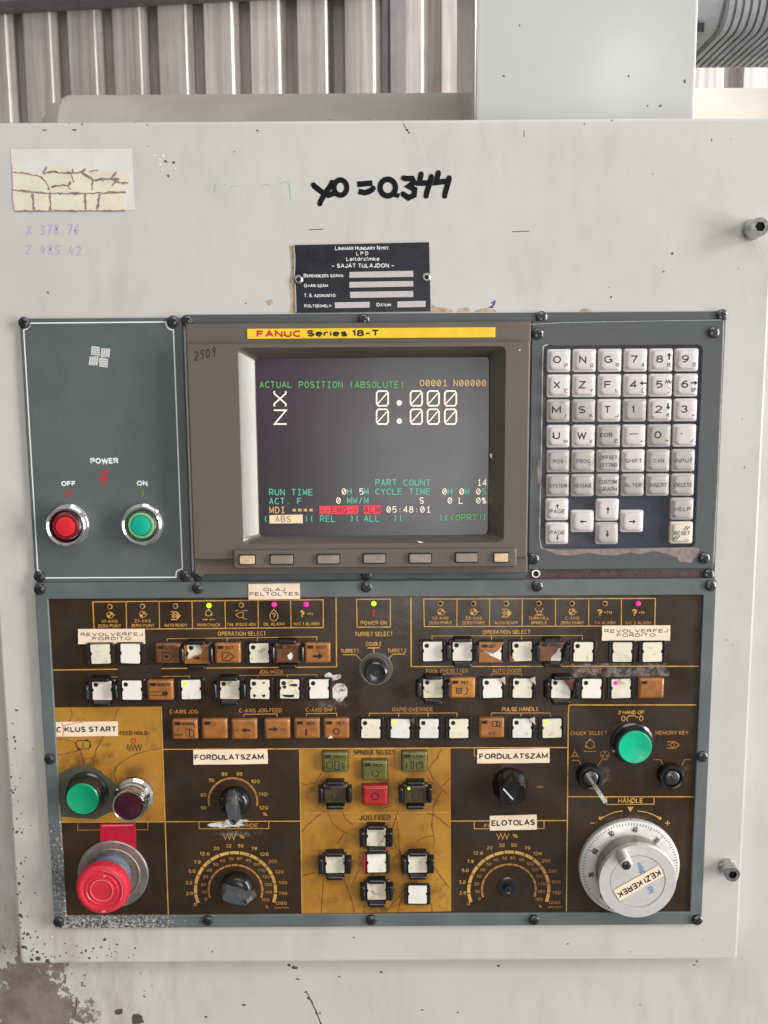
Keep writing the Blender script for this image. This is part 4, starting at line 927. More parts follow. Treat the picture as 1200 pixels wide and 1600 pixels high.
def zero_icon(x, y):
    G.ring(x, y, 5, 1.1, e)
    for a0 in (0, 180):
        c = P(x, y, e); k = S(x, y, e)
        G.poly([(c.x, c.z)] + [(c.x + 4.4 * k * math.sin(R(a0 + 15 * i)), c.z + 4.4 * k * math.cos(R(a0 + 15 * i))) for i in range(7)], e + 2e-5)
    gl([(x + 4, y), (x + 8, y)], 1.1)
for x, y in ((172, 961), (223, 960), (689, 956), (740, 956), (894, 956)): zero_icon(x, y)
for x, y in ((274, 962), (791, 958)):
    gl([(x - 7, y - 6), (x + 2, y - 6), (x + 8, y), (x + 2, y + 6), (x - 7, y + 6)], 1.6); gl([(x - 4, y - 4), (x + 3, y), (x - 4, y + 4)], 1.4); gl([(x - 7, y - 2), (x - 2, y), (x - 6, y + 2.5)], 1.3); gl([(x + 2, y - 3.5), (x + 5.5, y), (x + 2, y + 3.5)], 2.4)
x, y = 326, 958
G.ring(x, y, 4.6, 1.2, e, a0=20, a1=340)
for a_ in (0, 120, 240): G.disc(x + 5 * math.sin(R(a_)), y - 5 * math.cos(R(a_)), 1.6, e + 3e-5)
gl([(x - 10, y + 10), (x - 2, y + 10)], 1.2); gl([(x + 10, y + 10), (x + 2, y + 10)], 1.2); arrow(G, x - 4, y + 10, 5, 4, 0, e + 5e-5); arrow(G, x + 4, y + 10, 5, 4, 180, e + 5e-5)
gl([(368, 961), (374, 957), (380, 957), (380, 965), (374, 965), (368, 961)], 1.2); gl([(377, 954), (387, 954)], 1.1); gl([(380, 967), (386, 967)], 1.1); gl([(368, 954), (372, 954)], 1.3)
gl([(428, 952), (434, 960), (434, 966), (430, 970), (426, 970), (422, 966), (422, 960)], 1.2, True); gt('?', 428, 962, 6, 9)
gt('?', 472, 959.5, 7, 12, style='b'); gt('*N', 484, 959, 9, 4.5)
gt('?', 937, 957.5, 8, 12, style='b'); gt('*TH', 950, 957, 12, 5); gt('?', 991, 957.5, 8, 12, style='b'); gt('*N', 1002, 957, 9, 4.5)
gl([(836, 950), (838, 955), (846, 955), (849, 950)], 1.1); gl([(836, 961), (849, 961)], 1.4); gl([(839, 956), (840, 960), (845, 960), (846, 956)], 1.1)
gt('POWER ON', 584, 973, 41, 6.5); gt('TURRET SELECT', 584, 990.5, 60, 7.2); gt('DOUBLE', 584, 1006, 25, 6.5); gt('TURRET.1', 546, 1017, 28, 6.5); gt('TURRET.2', 620, 1016.5, 30, 6.5)
gl([(574, 1012.5), (594, 1012)], 1.8); gl([(584, 1013), (584.3, 1033)], 2); gl([(535, 1023), (556, 1023), (573, 1041)], 1.6); gl([(633, 1022), (614, 1022), (599, 1038)], 1.6)
gl([(525, 931), (526, 1042)], 2.); gl([(82, 1047), (300, 1044), (526, 1042)], 1.8); gl([(642, 930), (642.5, 1041)], 2.); gl([(642, 1041.5), (890, 1041), (1092, 1041)], 1.7)
gt('OPERATION SELECT', 378, 990, 76, 6.8); gl([(261, 1006), (261, 998), (495, 995), (495, 1003)], 1.1)
for x in (308, 355, 402): gl([(x, 997), (x, 1003)], 1.1)
gt('OPERATION SELECT', 791.5, 987.5, 75, 6.8); gl([(675, 1001), (675, 993.5), (910, 993), (910, 1001)], 1.1)
for x in (768, 815, 862): gl([(x, 993.5), (x, 1001)], 1.1)
gt('JOG MODE', 424, 1049.5, 39, 6.5, True); gl([(358, 1061), (358, 1055.5), (495, 1054), (495, 1061)], 1.1, faded=True)
for x in (403, 449): gl([(x, 1055), (x, 1061)], 1.1, faded=True)
gl([(160, 1059), (160, 1058), (296, 1056.5), (296, 1064)], 1.1, faded=True)
gt('TOOL PRESETTER', 698, 1048, 67, 6.6, True); gl([(675, 1058), (675, 1053), (721, 1053), (721, 1059)], 1.1, faded=True)
gt('AUTO DOOR', 792, 1048, 46, 6.6, True); gl([(768, 1060), (768, 1053), (815, 1053), (815, 1060)], 1.1, faded=True)
gt('COOLANT', 922, 1047.5, 36, 6.6, True)
gt('C-AXIS JOG', 287, 1112, 45, 6.8, True); gt('C-AXIS JOG FEED', 407, 1110, 67, 6.8, True); gl([(381, 1122), (381, 1116), (433, 1115.5), (433, 1122)], 1.1)
gt('C-AXIS SHIFT', 502, 1109, 49, 6.8, True); gl([(479, 1122), (479, 1115), (526, 1114.5), (526, 1122)], 1.1)
gt('RAPID OVERRIDE', 645, 1108.5, 64, 6.8, True); gl([(577, 1122), (577, 1114.5), (714, 1114), (714, 1121)], 1.1)
for x in (623, 669): gl([(x, 1114.5), (x, 1121)], 1.1)
gt('PULSE HANDLE', 813, 1108, 58, 6.8); gl([(768, 1121), (768, 1114), (860, 1114), (860, 1121)], 1.1); gl([(814, 1114), (814, 1121)], 1.1)
gl([(1088, 1101.5), (889, 1101.5), (888, 1115), (885, 1427)], 1.7); gl([(887, 1245), (1084, 1245)], 1.6)
gl([(253, 1171), (470, 1170), (704, 1168.5), (887, 1168)], 1.7); gl([(252, 1104), (258, 1284), (263, 1430)], 1.6); gl([(94, 1285), (258, 1284), (470, 1283)], 1.6)
gl([(468, 1171), (472, 1428)], 1.5); gl([(705, 1283), (886, 1282)], 1.6)
for pts in ([(469, 1270.5), (704, 1269.5)], [(549, 1170), (549, 1182), (621, 1181.5), (621, 1169.5)], [(550, 1271), (550, 1283.5), (621, 1283), (621, 1271)]): gl(pts, 1.0)
gl([(311, 1284), (311, 1295), (420, 1294.5), (420, 1284)], 1.2); gl([(741, 1283), (741, 1295), (850, 1294.5), (850, 1283)], 1.2); gl([(121, 1285), (121.5, 1297), (231, 1296.5), (231, 1285)], 1., faded=True)
gl([(741, 1169), (741, 1181), (850, 1180.5), (850, 1169)], 1.1)
gt('FEED OVERRIDE', 365, 1290, 76, 6.5, True); gt('FEED OVERRIDE', 796, 1290, 78, 6.5)
gl([(948, 1245), (948, 1257), (1022, 1256.5), (1022, 1245)], 1.3); gt('HANDLE', 985.5, 1251, 39, 8)
gt('2 HAND OP.', 987, 1113, 42, 6.2); gt('CHUCK SELECT', 920, 1145.5, 58, 6.5, True); gt('MEMORY KEY', 1050, 1145, 52, 6.5, True); gt('MAX', 844, 1229.5, 10, 4, True)
G.ring(974, 1122.5, 2.6, 1.2, e, ry=4); G.ring(1002, 1122.5, 2.6, 1.2, e, ry=4); gl([(981, 1127), (979, 1123), (982, 1118.5), (992, 1118.5), (997, 1122)], 1.2)
x, y = 922, 1163; D.ring(x, y, 6.5, 1.2, e)
for a_ in (0, 120, 240): D.disc(x + 7 * math.sin(R(a_)), y - 7 * math.cos(R(a_)), 1.8, e + 3e-5)
gl([(912, 1174), (932, 1174)], 1.2, faded=True)
x, y = 898, 1179; D.ring(x, y, 3, 1.1, e)
for a_ in (0, 120, 240): gl([(x + 3.5 * math.sin(R(a_)), y - 3.5 * math.cos(R(a_))), (x + 8 * math.sin(R(a_)), y - 8 * math.cos(R(a_)))], 1.1, faded=True)
x, y = 945, 1179; D.ring(x, y, 6.5, 1.1, e)
for a_ in (0, 120, 240): D.disc(x + 3.2 * math.sin(R(a_)), y - 3.2 * math.cos(R(a_)), 1.7, e + 3e-5)
x, y = 1051, 1164; gl([(x - 9, y - 5), (x + 4, y - 5), (x + 10, y), (x + 4, y + 5), (x - 9, y + 5)], 1.5, faded=True); D.ring(x, y, 3.2, 1.2, e); gl([(x - 9, y), (x - 3, y)], 1.2, faded=True)
gl([(893, 1188), (904, 1188), (909, 1197)], 1, faded=True); gl([(950, 1187), (940, 1187), (933, 1198)], 1, faded=True); gl([(1021, 1187), (1032, 1187), (1037, 1197)], 1, faded=True); gl([(1080, 1187), (1070, 1187), (1065, 1196)], 1, faded=True)
G.ppoly([(980, 1260.5), (990, 1260.5), (985, 1269)], e)
gl([(973, 1267), (960, 1269), (948, 1274), (941, 1278)], 1.5); arrow(G, 939, 1278, 9, 7, 152, e + 5e-5); gl([(996, 1267), (1010, 1269), (1021, 1273), (1028, 1277)], 1.5); arrow(G, 1030, 1278, 9, 7, 28, e + 5e-5)
gl([(922, 1286), (930, 1286)], 1.3); gl([(1039, 1286), (1047, 1286)], 1.4); gl([(1043, 1282), (1043, 1290)], 1.4)
# dial scales
for i, (s_, x, y) in enumerate((('50', 318, 1262), ('60', 318, 1242), ('70', 330, 1219.5), ('80', 351, 1209.5), ('90', 374, 1209.5), ('100', 399, 1221), ('110', 411, 1241), ('120', 412, 1262), ('%', 414, 1272))): gt(s_, x, y, len(s_) * 4.6 if s_ != '%' else 7, 6)
def arc(mbx, cx, cy, r, wd, a0, a1, nseg, gap=1.6):
    for i in range(nseg):
        s0 = a0 + (a1 - a0) * i / nseg + gap / 2; s1 = a0 + (a1 - a0) * (i + 1) / nseg - gap / 2
        mbx.ring(cx, cy, r, wd, e, 0, 6, s0, s1)
arc(D, 364, 1252, 38, 3, -103, 103, 7)
def feed_dial(ox, oy):
    cx, cy = 368 + ox, 1391 + oy
    arc(G, cx, cy, 62.5, 5, -110, 110, 15, 1.4); arc(D, cx, cy, 42, 3, -108, 108, 15, 1.6)
    for s_, x, y in (('0', 305, 1413), ('2.0', 296, 1396), ('3.2', 295, 1379), ('5.0', 300, 1361), ('7.9', 308, 1347), ('12.6', 320, 1334), ('20', 338, 1325.5), ('32', 357, 1321.5), ('50', 376, 1321.5), ('79', 397, 1326), ('126', 413, 1334.5), ('200', 426, 1346), ('320', 436, 1362), ('500', 442, 1379), ('790', 442, 1396), ('1260', 439, 1411)):
        gt(s_, x + ox, y + oy, len(s_) * 4.6 - (3 if '.' in s_ else 0), 5.6, x > 420)
    for s_, x, y in (('0', 322, 1405), ('10', 319, 1394), ('20', 318, 1382), ('30', 321, 1370), ('40', 327, 1360), ('50', 337, 1351), ('60', 348, 1344.5), ('70', 361, 1342), ('80', 374, 1341.5), ('90', 388, 1344.5), ('100', 401, 1350.5), ('110', 409, 1360), ('120', 416, 1370), ('130', 419, 1382), ('140', 419, 1394), ('150', 415, 1406), ('%', 417, 1417)):
        gt(s_, x + ox, y + oy, len(s_) * 4, 5, True)
    gt('mm/min', 440 + ox, 1418 + oy, 22, 4, True)
    z_ = [(349 + ox + i * 3.2, 1307 + oy + (5 if i % 2 else -4)) for i in range(7)]; gl(z_, 1.1); gt('%', 378 + ox, 1307 + oy, 8, 7)
feed_dial(0, 0); feed_dial(427, -1)
G.build('printed_legend', GOLD, op); D.build('printed_legend', DGOLD, op, 'rubbed and faded gold printing')
mb = MB(); text(mb, 'SPINDLE SELECT', 585, 1175.5, 65, 7.2, e); text(mb, 'JOG FEED', 586, 1277.5, 49, 7.5, e); text(mb, 'FEED HOLD', 209, 1145.5, 44, 6.4, e)
mb.line([(198, 1171)] + [(200 + i * 2.7, 1173 if i % 2 else 1163) for i in range(9)], 1.2, e)
mb.line([(121, 1158), (124, 1157.5), (138, 1157), (141, 1160), (141, 1167), (138, 1170), (123, 1170.5), (119, 1167), (119, 1161)], 1.2, e, 0, True); arrow(mb, 135, 1156.7, 6, 5, 0, e + 4e-5); arrow(mb, 124, 1171, 6, 5, 180, e + 4e-5); arrow(mb, 141, 1165, 5, 5, 90, e + 6e-5)
mb.build('printed_legend', BLACKINK, op, 'black printing on the mustard fields')
mb = MB(); mb.ring(208.5, 1157.5, 3.6, 1.7, e); mb.ppoly([(584, 952), (587, 956), (585, 957), (585, 961), (587, 960), (584, 964), (581, 960), (583, 961), (583, 957), (581, 956)], e); mb.build('printed_legend', REDINK, op, 'small red marks')
mb = MB(); mb.line([(130, 1160), (130, 1168)], 2.2, e); mb.build('printed_legend', mat('green_ink', srgb(70, 120, 40), .5), op, 'small green bar in the cycle symbol')
# rubbed and glued spots
mb = MB()
for i, pts in enumerate((blob(531, 1081, 14, 15, h0, 4, 26, .22), [(505, 1051), (514, 1049), (520, 1055), (534, 1053), (535, 1063), (520, 1064), (508, 1060)], blob(352, 1288, 32, 5, h0, 8, 22, .3), blob(368, 1283, 20, 4, h0, 9, 20, .3))):
    mb = MB(); mb.ppoly(pts, e + .0003 + i * 2e-5); mb.build('glue_residue', RESID, op)
mb = MB()
for i, pts in enumerate((blob(985, 1268 + 10, 34, 8, h0, 3, 20, .3), blob(375, 1303, 60, 8, h0, 31, 22, .35), blob(940, 1212, 24, 18, h0, 33, 20, .3), blob(1065, 1205, 18, 20, h0, 34, 20, .3), blob(515, 1100, 40, 12, h0, 35, 20, .3))):
    mb = MB(); mb.ppoly(pts, e + .00022 + i * 2e-5); mb.build('rub_mark', HAZEF, op)
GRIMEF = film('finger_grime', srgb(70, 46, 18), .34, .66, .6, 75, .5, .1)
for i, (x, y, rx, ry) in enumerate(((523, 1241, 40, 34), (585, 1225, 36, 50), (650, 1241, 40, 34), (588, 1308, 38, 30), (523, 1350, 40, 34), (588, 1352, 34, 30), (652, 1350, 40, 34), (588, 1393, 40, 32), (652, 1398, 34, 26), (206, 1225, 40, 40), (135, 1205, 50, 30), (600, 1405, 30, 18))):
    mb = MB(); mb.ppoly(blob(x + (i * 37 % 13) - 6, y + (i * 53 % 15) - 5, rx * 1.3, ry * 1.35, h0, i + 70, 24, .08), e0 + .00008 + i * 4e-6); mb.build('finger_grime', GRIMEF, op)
# --- indicator lamps
def led(px, py, kind):
    c = P(px, py, h0 + .0005); k = S(px, py, h0)
    mb = MB(); mb.lathe(c.x, c.z, [(4.2 * k, h0 + .0001), (4.2 * k, h0 + .0006), (2.7 * k, h0 + .0006), (2.7 * k, h0 + .0001)], n=20)
    b = mb.build('indicator_light', [GOLD if kind == 'off' else HOLE], op, {'off': None, 'g': 'indicator light glowing green', 'm': 'indicator light glowing magenta'}[kind])
    mb = MB(); r = (2.6 if kind == 'off' else 4.0) * k
    mb.lathe(c.x, c.z, [(r, h0 + .0002), (r, h0 + .001), (r * .75, h0 + .0019), (r * .3, h0 + .0023)], n=18)
    mb.build('lens', {'off': HOLE, 'g': LEDG, 'm': LEDP}[kind], b)
for x, y, kd in ((171.5, 948, 'off'), (222.5, 947.5, 'off'), (274, 947, 'off'), (326.5, 946, 'g'), (377, 945.5, 'off'), (428.5, 944.5, 'm'), (478.5, 944, 'm'), (584, 943, 'g'), (688.5, 943, 'off'), (740, 943, 'off'), (791, 943, 'off'), (842, 943, 'off'), (894, 943, 'off'), (945.5, 943, 'off'), (997, 943, 'm')): led(x, y, kd)
# --- push buttons
PROTO = {}
INSERT2 = mat('yellowed_button_insert', srgb(232, 222, 200), .4, var=.05, scale=70, dirt=.56, dirtc=srgb(190, 168, 134), dscale=150)
INSERT3 = mat('greyed_button_insert', srgb(228, 224, 216), .4, var=.05, scale=70, dirt=.57, dirtc=srgb(160, 146, 128), dscale=170)
SCRAP = mat('peeled_film_scrap', srgb(206, 184, 166), .3, var=.15, scale=200)
def local_obj(key_, fn, name, mats, loc, parent, label=None):
    if key_ not in PROTO:
        o = fn().build(name, mats, parent, pivot=(0, 0, 0)); PROTO[key_] = o.data
    else:
        o = bpy.data.objects.new(name, PROTO[key_]); COL.objects.link(o)
    attach(o, loc, parent)
    if label: o['label'] = label
    return o
K0 = S(600, 1080, h0)
def housing_mb():
    mb = MB(); wo, ho, wi, hi = 42 * K0, 36 * K0, 34.5 * K0, 32.5 * K0
    mb.loft([rrect(0, 0, wo, ho, .0014, 0), rrect(0, 0, wo, ho, .0014, .0014), rrect(0, 0, wo - .0008, ho - .0008, .0014, .0020), rrect(0, 0, wi + .0004, hi + .0004, .001, .0020), rrect(0, 0, wi, hi, .001, .0014), rrect(0, 0, wi, hi, .001, .0004)], 0, False)
    mb.rr(0, 0, [(wi + .0002, hi + .0002, .001, .0003), (wi + .0002, hi + .0002, .001, .0005)], 1)
    return mb
def base_mb():
    mb = MB(); mb.rr(0, 0, [(42 * K0, 35 * K0, .0014, 0), (42 * K0, 35 * K0, .0014, .0006)], 0); return mb
def insert_mb():
    mb = MB(); a, b = 14.8 * K0, 15.3 * K0; n_ = 1.6 * K0; g = 2.2 * K0; c = .0006
    p = [(-a + c, b), (a - c, b), (a, b - c), (a, g * 1.8), (a - n_, g * 1.4), (a - n_, -g * .6), (a, -g), (a, -b + c), (a - c, -b), (-a + c, -b), (-a, -b + c), (-a, -g), (-a + n_, -g * .6), (-a + n_, g * 1.4), (-a, g * 1.8), (-a, b - c)]
    mb.poly(p, .0021, .0015); return mb
def cap_mb():
    mb = MB(); a, b = 40 * K0, 32.5 * K0
    mb.rr(0, 0, [(a, b, .0012, .0004), (a, b, .0012, .0026), (a - .0005, b - .0005, .0012, .0033), (a - .0016, b - .0016, .0012, .0039), (a - .004, b - .004, .0012, .0042)]); return mb
def guard_mb():
    mb = MB()
    for (x, z, w_, h_) in ((-22.5, 0, 7, 25), (22.5, 0, 7, 25), (0, 19.5, 28, 6.5), (0, -20, 28, 6.5)):
        x, z, w_, h_ = x * K0, z * K0, w_ * K0, h_ * K0
        mb.rr(x, z, [(w_ + .0008, h_ + .0008, .001, 0), (w_, h_, .001, .0055), (w_ - .0006, h_ - .0006, .001, .0066), (w_ - .0016, h_ - .0016, .0006, .007)])
    return mb
def torn_mb(pts):
    def f():
        mb = MB(); mb.poly([(x * K0, -y * K0) for x, y in pts], .0034, .0022); return mb
    return f
TEARS = {'308': [(-20, -13), (-14, -16), (-18, 4), (-12, 9), (-4, 3), (6, 1), (9, -6), (5, -15), (19, -15), (19, 15), (-19, 15)],
         '768': [(-20, -16), (19, -16), (10, -3), (2, 2), (-6, -1), (-20, -4), (-20, -3), (-8, 1), (0, 7), (8, 10), (18, 16), (-20, 16)],
         '862': [(-19, -15), (19, -15), (17, -6), (9, -6), (8, 0), (2, 5), (-1, 10), (-2, 15), (-19, 15)],
         '876': [(3, -16), (20, -16), (20, 4), (12, -3), (6, -10)], '816': [(-20, 3), (-14, 10), (-12, 16), (-20, 16)], '624': [(15, -16), (22, -18), (21, -8)], 'scrap': [(11, -16), (19, -19), (20, -6)], 'corner': [(12, -16), (20, -17), (19, -7)]}
def button(px, py, kind='w', hole=True, lamp=None, guard=False, tear=None, tearmat=None, capmat=None, legend=None, chip=None, label=None, stain=False, specks=None):
    c = P(px, py, h0 + (.0021 if kind == 'w' else .0042)); loc = (c.x, -h0, c.z)
    if kind == 'w':
        b = local_obj('house', housing_mb, 'push_button', [HOUSE, HOLE], loc, op, label)
        rk_ = random.Random(int(px * 3 + py)); vi = rk_.randrange(3)
        io = local_obj('insert_s' if stain else 'insert%d' % vi, insert_mb, 'white_insert', INSERTG if stain else (INSERT, INSERT2, INSERT3)[vi], loc, b)
        io.rotation_euler = (0, R(rk_.uniform(-2.2, 2.2)), 0)
        if lamp or hole:
            mb = MB(); hx, hy = -9 * K0, 9.3 * K0
            mb.lathe(c.x + hx, c.z + hy, [(3.5 * K0, h0 + .0019), (3.5 * K0, h0 + .0022), (.2 * K0, h0 + .00225)], n=18); mb.build('lamp_hole', HOLE if not lamp else {'g': LEDG, 'm': LEDP}[lamp], b)
    else:
        b = local_obj('base', base_mb, 'push_button', [HOUSE], loc, op, label)
        mt = capmat or AMBER
        local_obj('cap' + mt.name, cap_mb, 'button_cap', mt, loc, b)
    hl_ = h0 + .0043
    if tear == 'corner': tear = 'scrap'; tearmat = SCRAP
    if tear:
        local_obj('tear' + tear, torn_mb(TEARS[tear]), 'torn_cap', tearmat or AMBERD, loc, b)
    if chip:
        mb = MB(); mb.ppoly([(px + x, py + y) for x, y in chip], hl_ + .0001); mb.build('broken_spot', INSERT, b)
    if specks:
        mb = MB()
        for i, (x, y, rx, ry) in enumerate(specks): mb.ppoly(blob(px + x, py + y, rx, ry, h0, i + int(px), 9, .35), h0 + .0023)
        mb.build('dirt_specks', BLACKINK, b)
    if guard: local_obj('guard', guard_mb, 'guard', BLACKP, loc, b)
    if legend:
        mb = MB(); he = hl_ if kind != 'w' else h0 + .0036
        for it in legend:
            if it[0] == 't': text(mb, it[1], px + it[2], py + it[3], it[4], it[5], he)
            elif it[0] == 'a': arrow(mb, px + it[1], py + it[2], it[3], it[4], it[5], he + 3e-5)
            elif it[0] == 'l': mb.line([(px + x, py + y) for x, y in it[1]], it[2], he, 0, len(it) > 3)
            elif it[0] == 'o': mb.ring(px + it[1], py + it[2], it[3], it[4], he, 0, 20, *(it[5:] if len(it) > 5 else ()))
            elif it[0] == 'b':
                mb.ppoly([(px + it[1] - it[3] / 2, py + it[2] - it[4] / 2), (px + it[1] + it[3] / 2, py + it[2] - it[4] / 2), (px + it[1] + it[3] / 2, py + it[2] + it[4] / 2), (px + it[1] - it[3] / 2, py + it[2] + it[4] / 2)], he + 2e-5)
        mb.build('legend', BLACKINK, b)
    return b
WIN = ('b', -11, -9.5, 9, 5)
# upper rows, left half
button(157, 1022, hole=False, stain=True); button(203.5, 1021.5, hole=False)
button(262, 1021, 'a', capmat=AMBERD, legend=[WIN, ('t', 'STK', 3, -9, 14, 5), ('l', [(-8, -1), (3, -1), (9, 5), (3, 11), (-8, 11)], 1.4, 1), ('b', -2, 5, 6, 4)], label='dark amber button printed with a boxed arrow')
button(308, 1021.5, tear='308', tearmat=AMBER, guard=True, legend=[('a', 0, 7, 10, 8, 0)], label='half torn amber button baring its white insert')
button(355.5, 1021, 'a', legend=[WIN, ('t', 'SOT', 3, -9, 14, 5), ('l', [(-8, -1), (4, -1), (10, 5), (4, 11), (-8, 11)], 1.4, 1), ('l', [(-5, 8), (3, 1)], 1.4)])
button(405, 1020.5)
button(449, 1021, 'a', capmat=AMBERD, guard=True, chip=[(0, 3), (6, -2), (9, 4), (6, 10), (2, 9)], legend=[WIN, ('t', 'DRY', 5, -9, 14, 5), ('l', [(-10, 2), (-2, 0)], 1.4)], label='dark amber button with a white chip in its cap')
button(496, 1020.5, 'a', legend=[WIN, ('t', 'ARST', 6, -9, 17, 5), ('a', 1, 5, 15, 11, 0)])
button(159.5, 1079, guard=True); button(206, 1078.5)
button(250, 1079, 'a', legend=[WIN, ('t', 'REMOTE', 6, -9, 22, 5), ('l', [(-14, 2), (8, 2)], 1.2), ('l', [(-14, 8), (8, 8)], 1.2), ('a', 8, 5, 10, 12, 0)])
button(298.5, 1077.5, lamp='g', label='white button with a lit green lamp hole')
button(359, 1077.5, guard=True, stain=True); button(406, 1077, specks=[(6, -10, 3, 1.2), (-8, 10, 2.4, 2.4), (6, 10, 2.6, 2.4)])
button(452.5, 1076.5, specks=[(-8, -3, 3, 2.5), (7, -6, 7, 2), (-2, 11, 10, 2.2)], label='white button with dark scratches'); button(498.5, 1076.5)
# upper rows, right half
button(676, 1018); button(722.5, 1017.5, guard=True)
button(768.5, 1018.5, tear='768', tearmat=AMBER, hole=False, legend=[('b', -11, -9, 9, 4.5), ('t', 'SBT', 1, -9, 12, 5)], label='amber button cap torn across in a diagonal')
button(816, 1018, tear='816'); button(862, 1017.5, tear='862', guard=True, hole=False, legend=[WIN, ('t', 'DRN', 4, -9, 14, 5)], label='dark amber button broken off at its lower right')
button(911.5, 1018.5); button(972.5, 1019, hole=False, stain=True); button(1019.5, 1019, hole=False)
button(676.5, 1075.5, guard=True)
button(722.5, 1075.5, 'a', capmat=AMBERY, legend=[WIN, ('t', 'RET', 4, -9, 12, 5), ('l', [(-9, 0), (-1, 0), (-1, 8), (-9, 8)], 1.3, 1), ('o', -5, 4, 2, 1.2), ('l', [(6, -2), (9, 3), (6, 9), (2, 10)], 1.3)], label='yellowish amber button printed with a small symbol')
button(769.5, 1075.5, tear='corner'); button(816.5, 1075.5, tear='corner')
button(876.5, 1076, guard=True, tear='876', label='white button with a brown scrap of cap at upper right'); button(924.5, 1076)
button(970.5, 1076, lamp='m', stain=True, label='white button with a lit magenta lamp hole'); button(1018, 1076, 'a', legend=[WIN], label='plain amber button without symbol')
# third row
button(288.5, 1140, 'a', legend=[WIN, ('t', 'MANUAL', 6, -9, 20, 4.5), ('t', 'C', -10, 1, 4, 4.5), ('t', 'AXIS', -9, 8, 12, 4.5), ('l', [(2, -1), (7, -1), (7, 10), (2, 10)], 1.1, 1), ('l', [(8, -1), (14, 1), (14, 12), (8, 10)], 1.1, 1)])
button(335, 1139.5, 'a', legend=[WIN]); button(381.5, 1140, 'a', legend=[('a', 3, 1, 14, 8, 180), ('t', '-C', -12, 1, 6, 4)])
button(433, 1139.5, 'a', legend=[('a', -6, 0, 16, 8, 0), ('t', '+C', 9, 0, 9, 5)]); button(479.5, 1139, 'a', legend=[WIN, ('t', 'ADV', 6, -9, 13, 5.5), ('l', [(-1, 0), (-1, 11)], 2.6)])
button(525.5, 1139, 'a', legend=[WIN, ('t', 'RET', 7, -9, 13, 5.5), ('o', 0, 4, 4.6, 1.6)], chip=[(-13, 15), (-9, 10), (-5, 14)])
button(579.5, 1138.5); button(625.5, 1138.5, lamp='g', tear='624', label='white button with a lit green lamp hole in the override row'); button(670.5, 1138.5); button(717, 1138.5)
button(768, 1138, 'a', legend=[WIN, ('t', 'X1', 0, 8, 9, 5.5), ('l', [(2, -11), (8, -11), (8, -3), (2, -3)], 1, 1), ('l', [(9, -11), (13, -9), (13, -2), (9, -3)], 1, 1)])
button(816, 1138, tear='corner'); button(862.5, 1138, lamp='g', stain=True, label='stained white button with a lit green lamp hole in the pulse handle row')
# spindle select
CHK = [('l', [(-13, 0), (-4, 0), (-4, 9), (-13, 9)], 1.2, 1), ('l', [(0, -2), (6, -2), (6, 11), (0, 11)], 1.4, 1), ('l', [(12, 0), (12, 10)], 1.6)]
button(523.5, 1191.5, 'a', capmat=OLIVE, legend=[WIN, ('t', 'HIGH', 6, -9, 17, 5)] + CHK, label='olive button printed HIGH'); button(585.5, 1204.5, 'a', capmat=OLIVE, legend=[WIN, ('t', 'INCH', 5, -9, 15, 5), ('o', 1, 4, 5, 1.4, 30, 330)], label='olive button printed INCH')
button(647.5, 1191, 'a', capmat=OLIVE, legend=[WIN, ('t', 'LOW', 6, -9, 15, 5), ('l', [(-12, 0), (-12, 10)], 1.6), ('l', [(-5, -1), (-1, -1), (-1, 10), (-5, 10)], 1.4, 1), ('l', [(3, 1), (13, 1), (13, 9), (3, 9)], 1.2, 1)], label='olive button printed LOW')
button(523.5, 1241.5, 'a', capmat=OLIVED, guard=True, legend=[WIN, ('o', 0, 4, 5.5, 1.6, 30, 330)], label='dark olive button inside black guards'); button(586, 1243.5, 'a', capmat=REDCAP, legend=[('o', 0, 1, 5.5, 1.8)], label='red spindle stop button')
b_ = button(649, 1241.5, 'a', capmat=OLIVED, guard=True, legend=[WIN, ('o', 0, 4, 5.5, 1.6, 30, 330)], label='dark olive button with a green spark of light inside black guards')
c = P(639, 1232, h0 + .0045); mb = MB(); mb.lathe(c.x, c.z, [(.0011, h0 + .004), (.0011, h0 + .0046), (.0002, h0 + .0048)], n=14); mb.build('lamp', LEDG, b_)
# jog feed
button(588, 1308, hole=False, guard=True, stain=True); button(523.5, 1350, hole=False, guard=True, stain=True); button(588.5, 1349, hole=False, label='white button with a red remnant edge'); button(652.5, 1349.5, hole=False, guard=True); button(588.5, 1392, hole=False, guard=True, stain=True); button(652.5, 1398, hole=False)
mb = MB(); mb.line([(569.5, 1333), (569.5, 1364)], 2.2, h0 + .0023); mb.build('red_scrap', REDINK, op)

GRIPM = mat('worn_highlit_knob_plastic', srgb(74, 76, 80), .18, var=.15, scale=90, dirt=.6, dirtc=srgb(118, 118, 120), dscale=320, coat=.6)  # grip wear lightened so its colour carries the silver window highlights
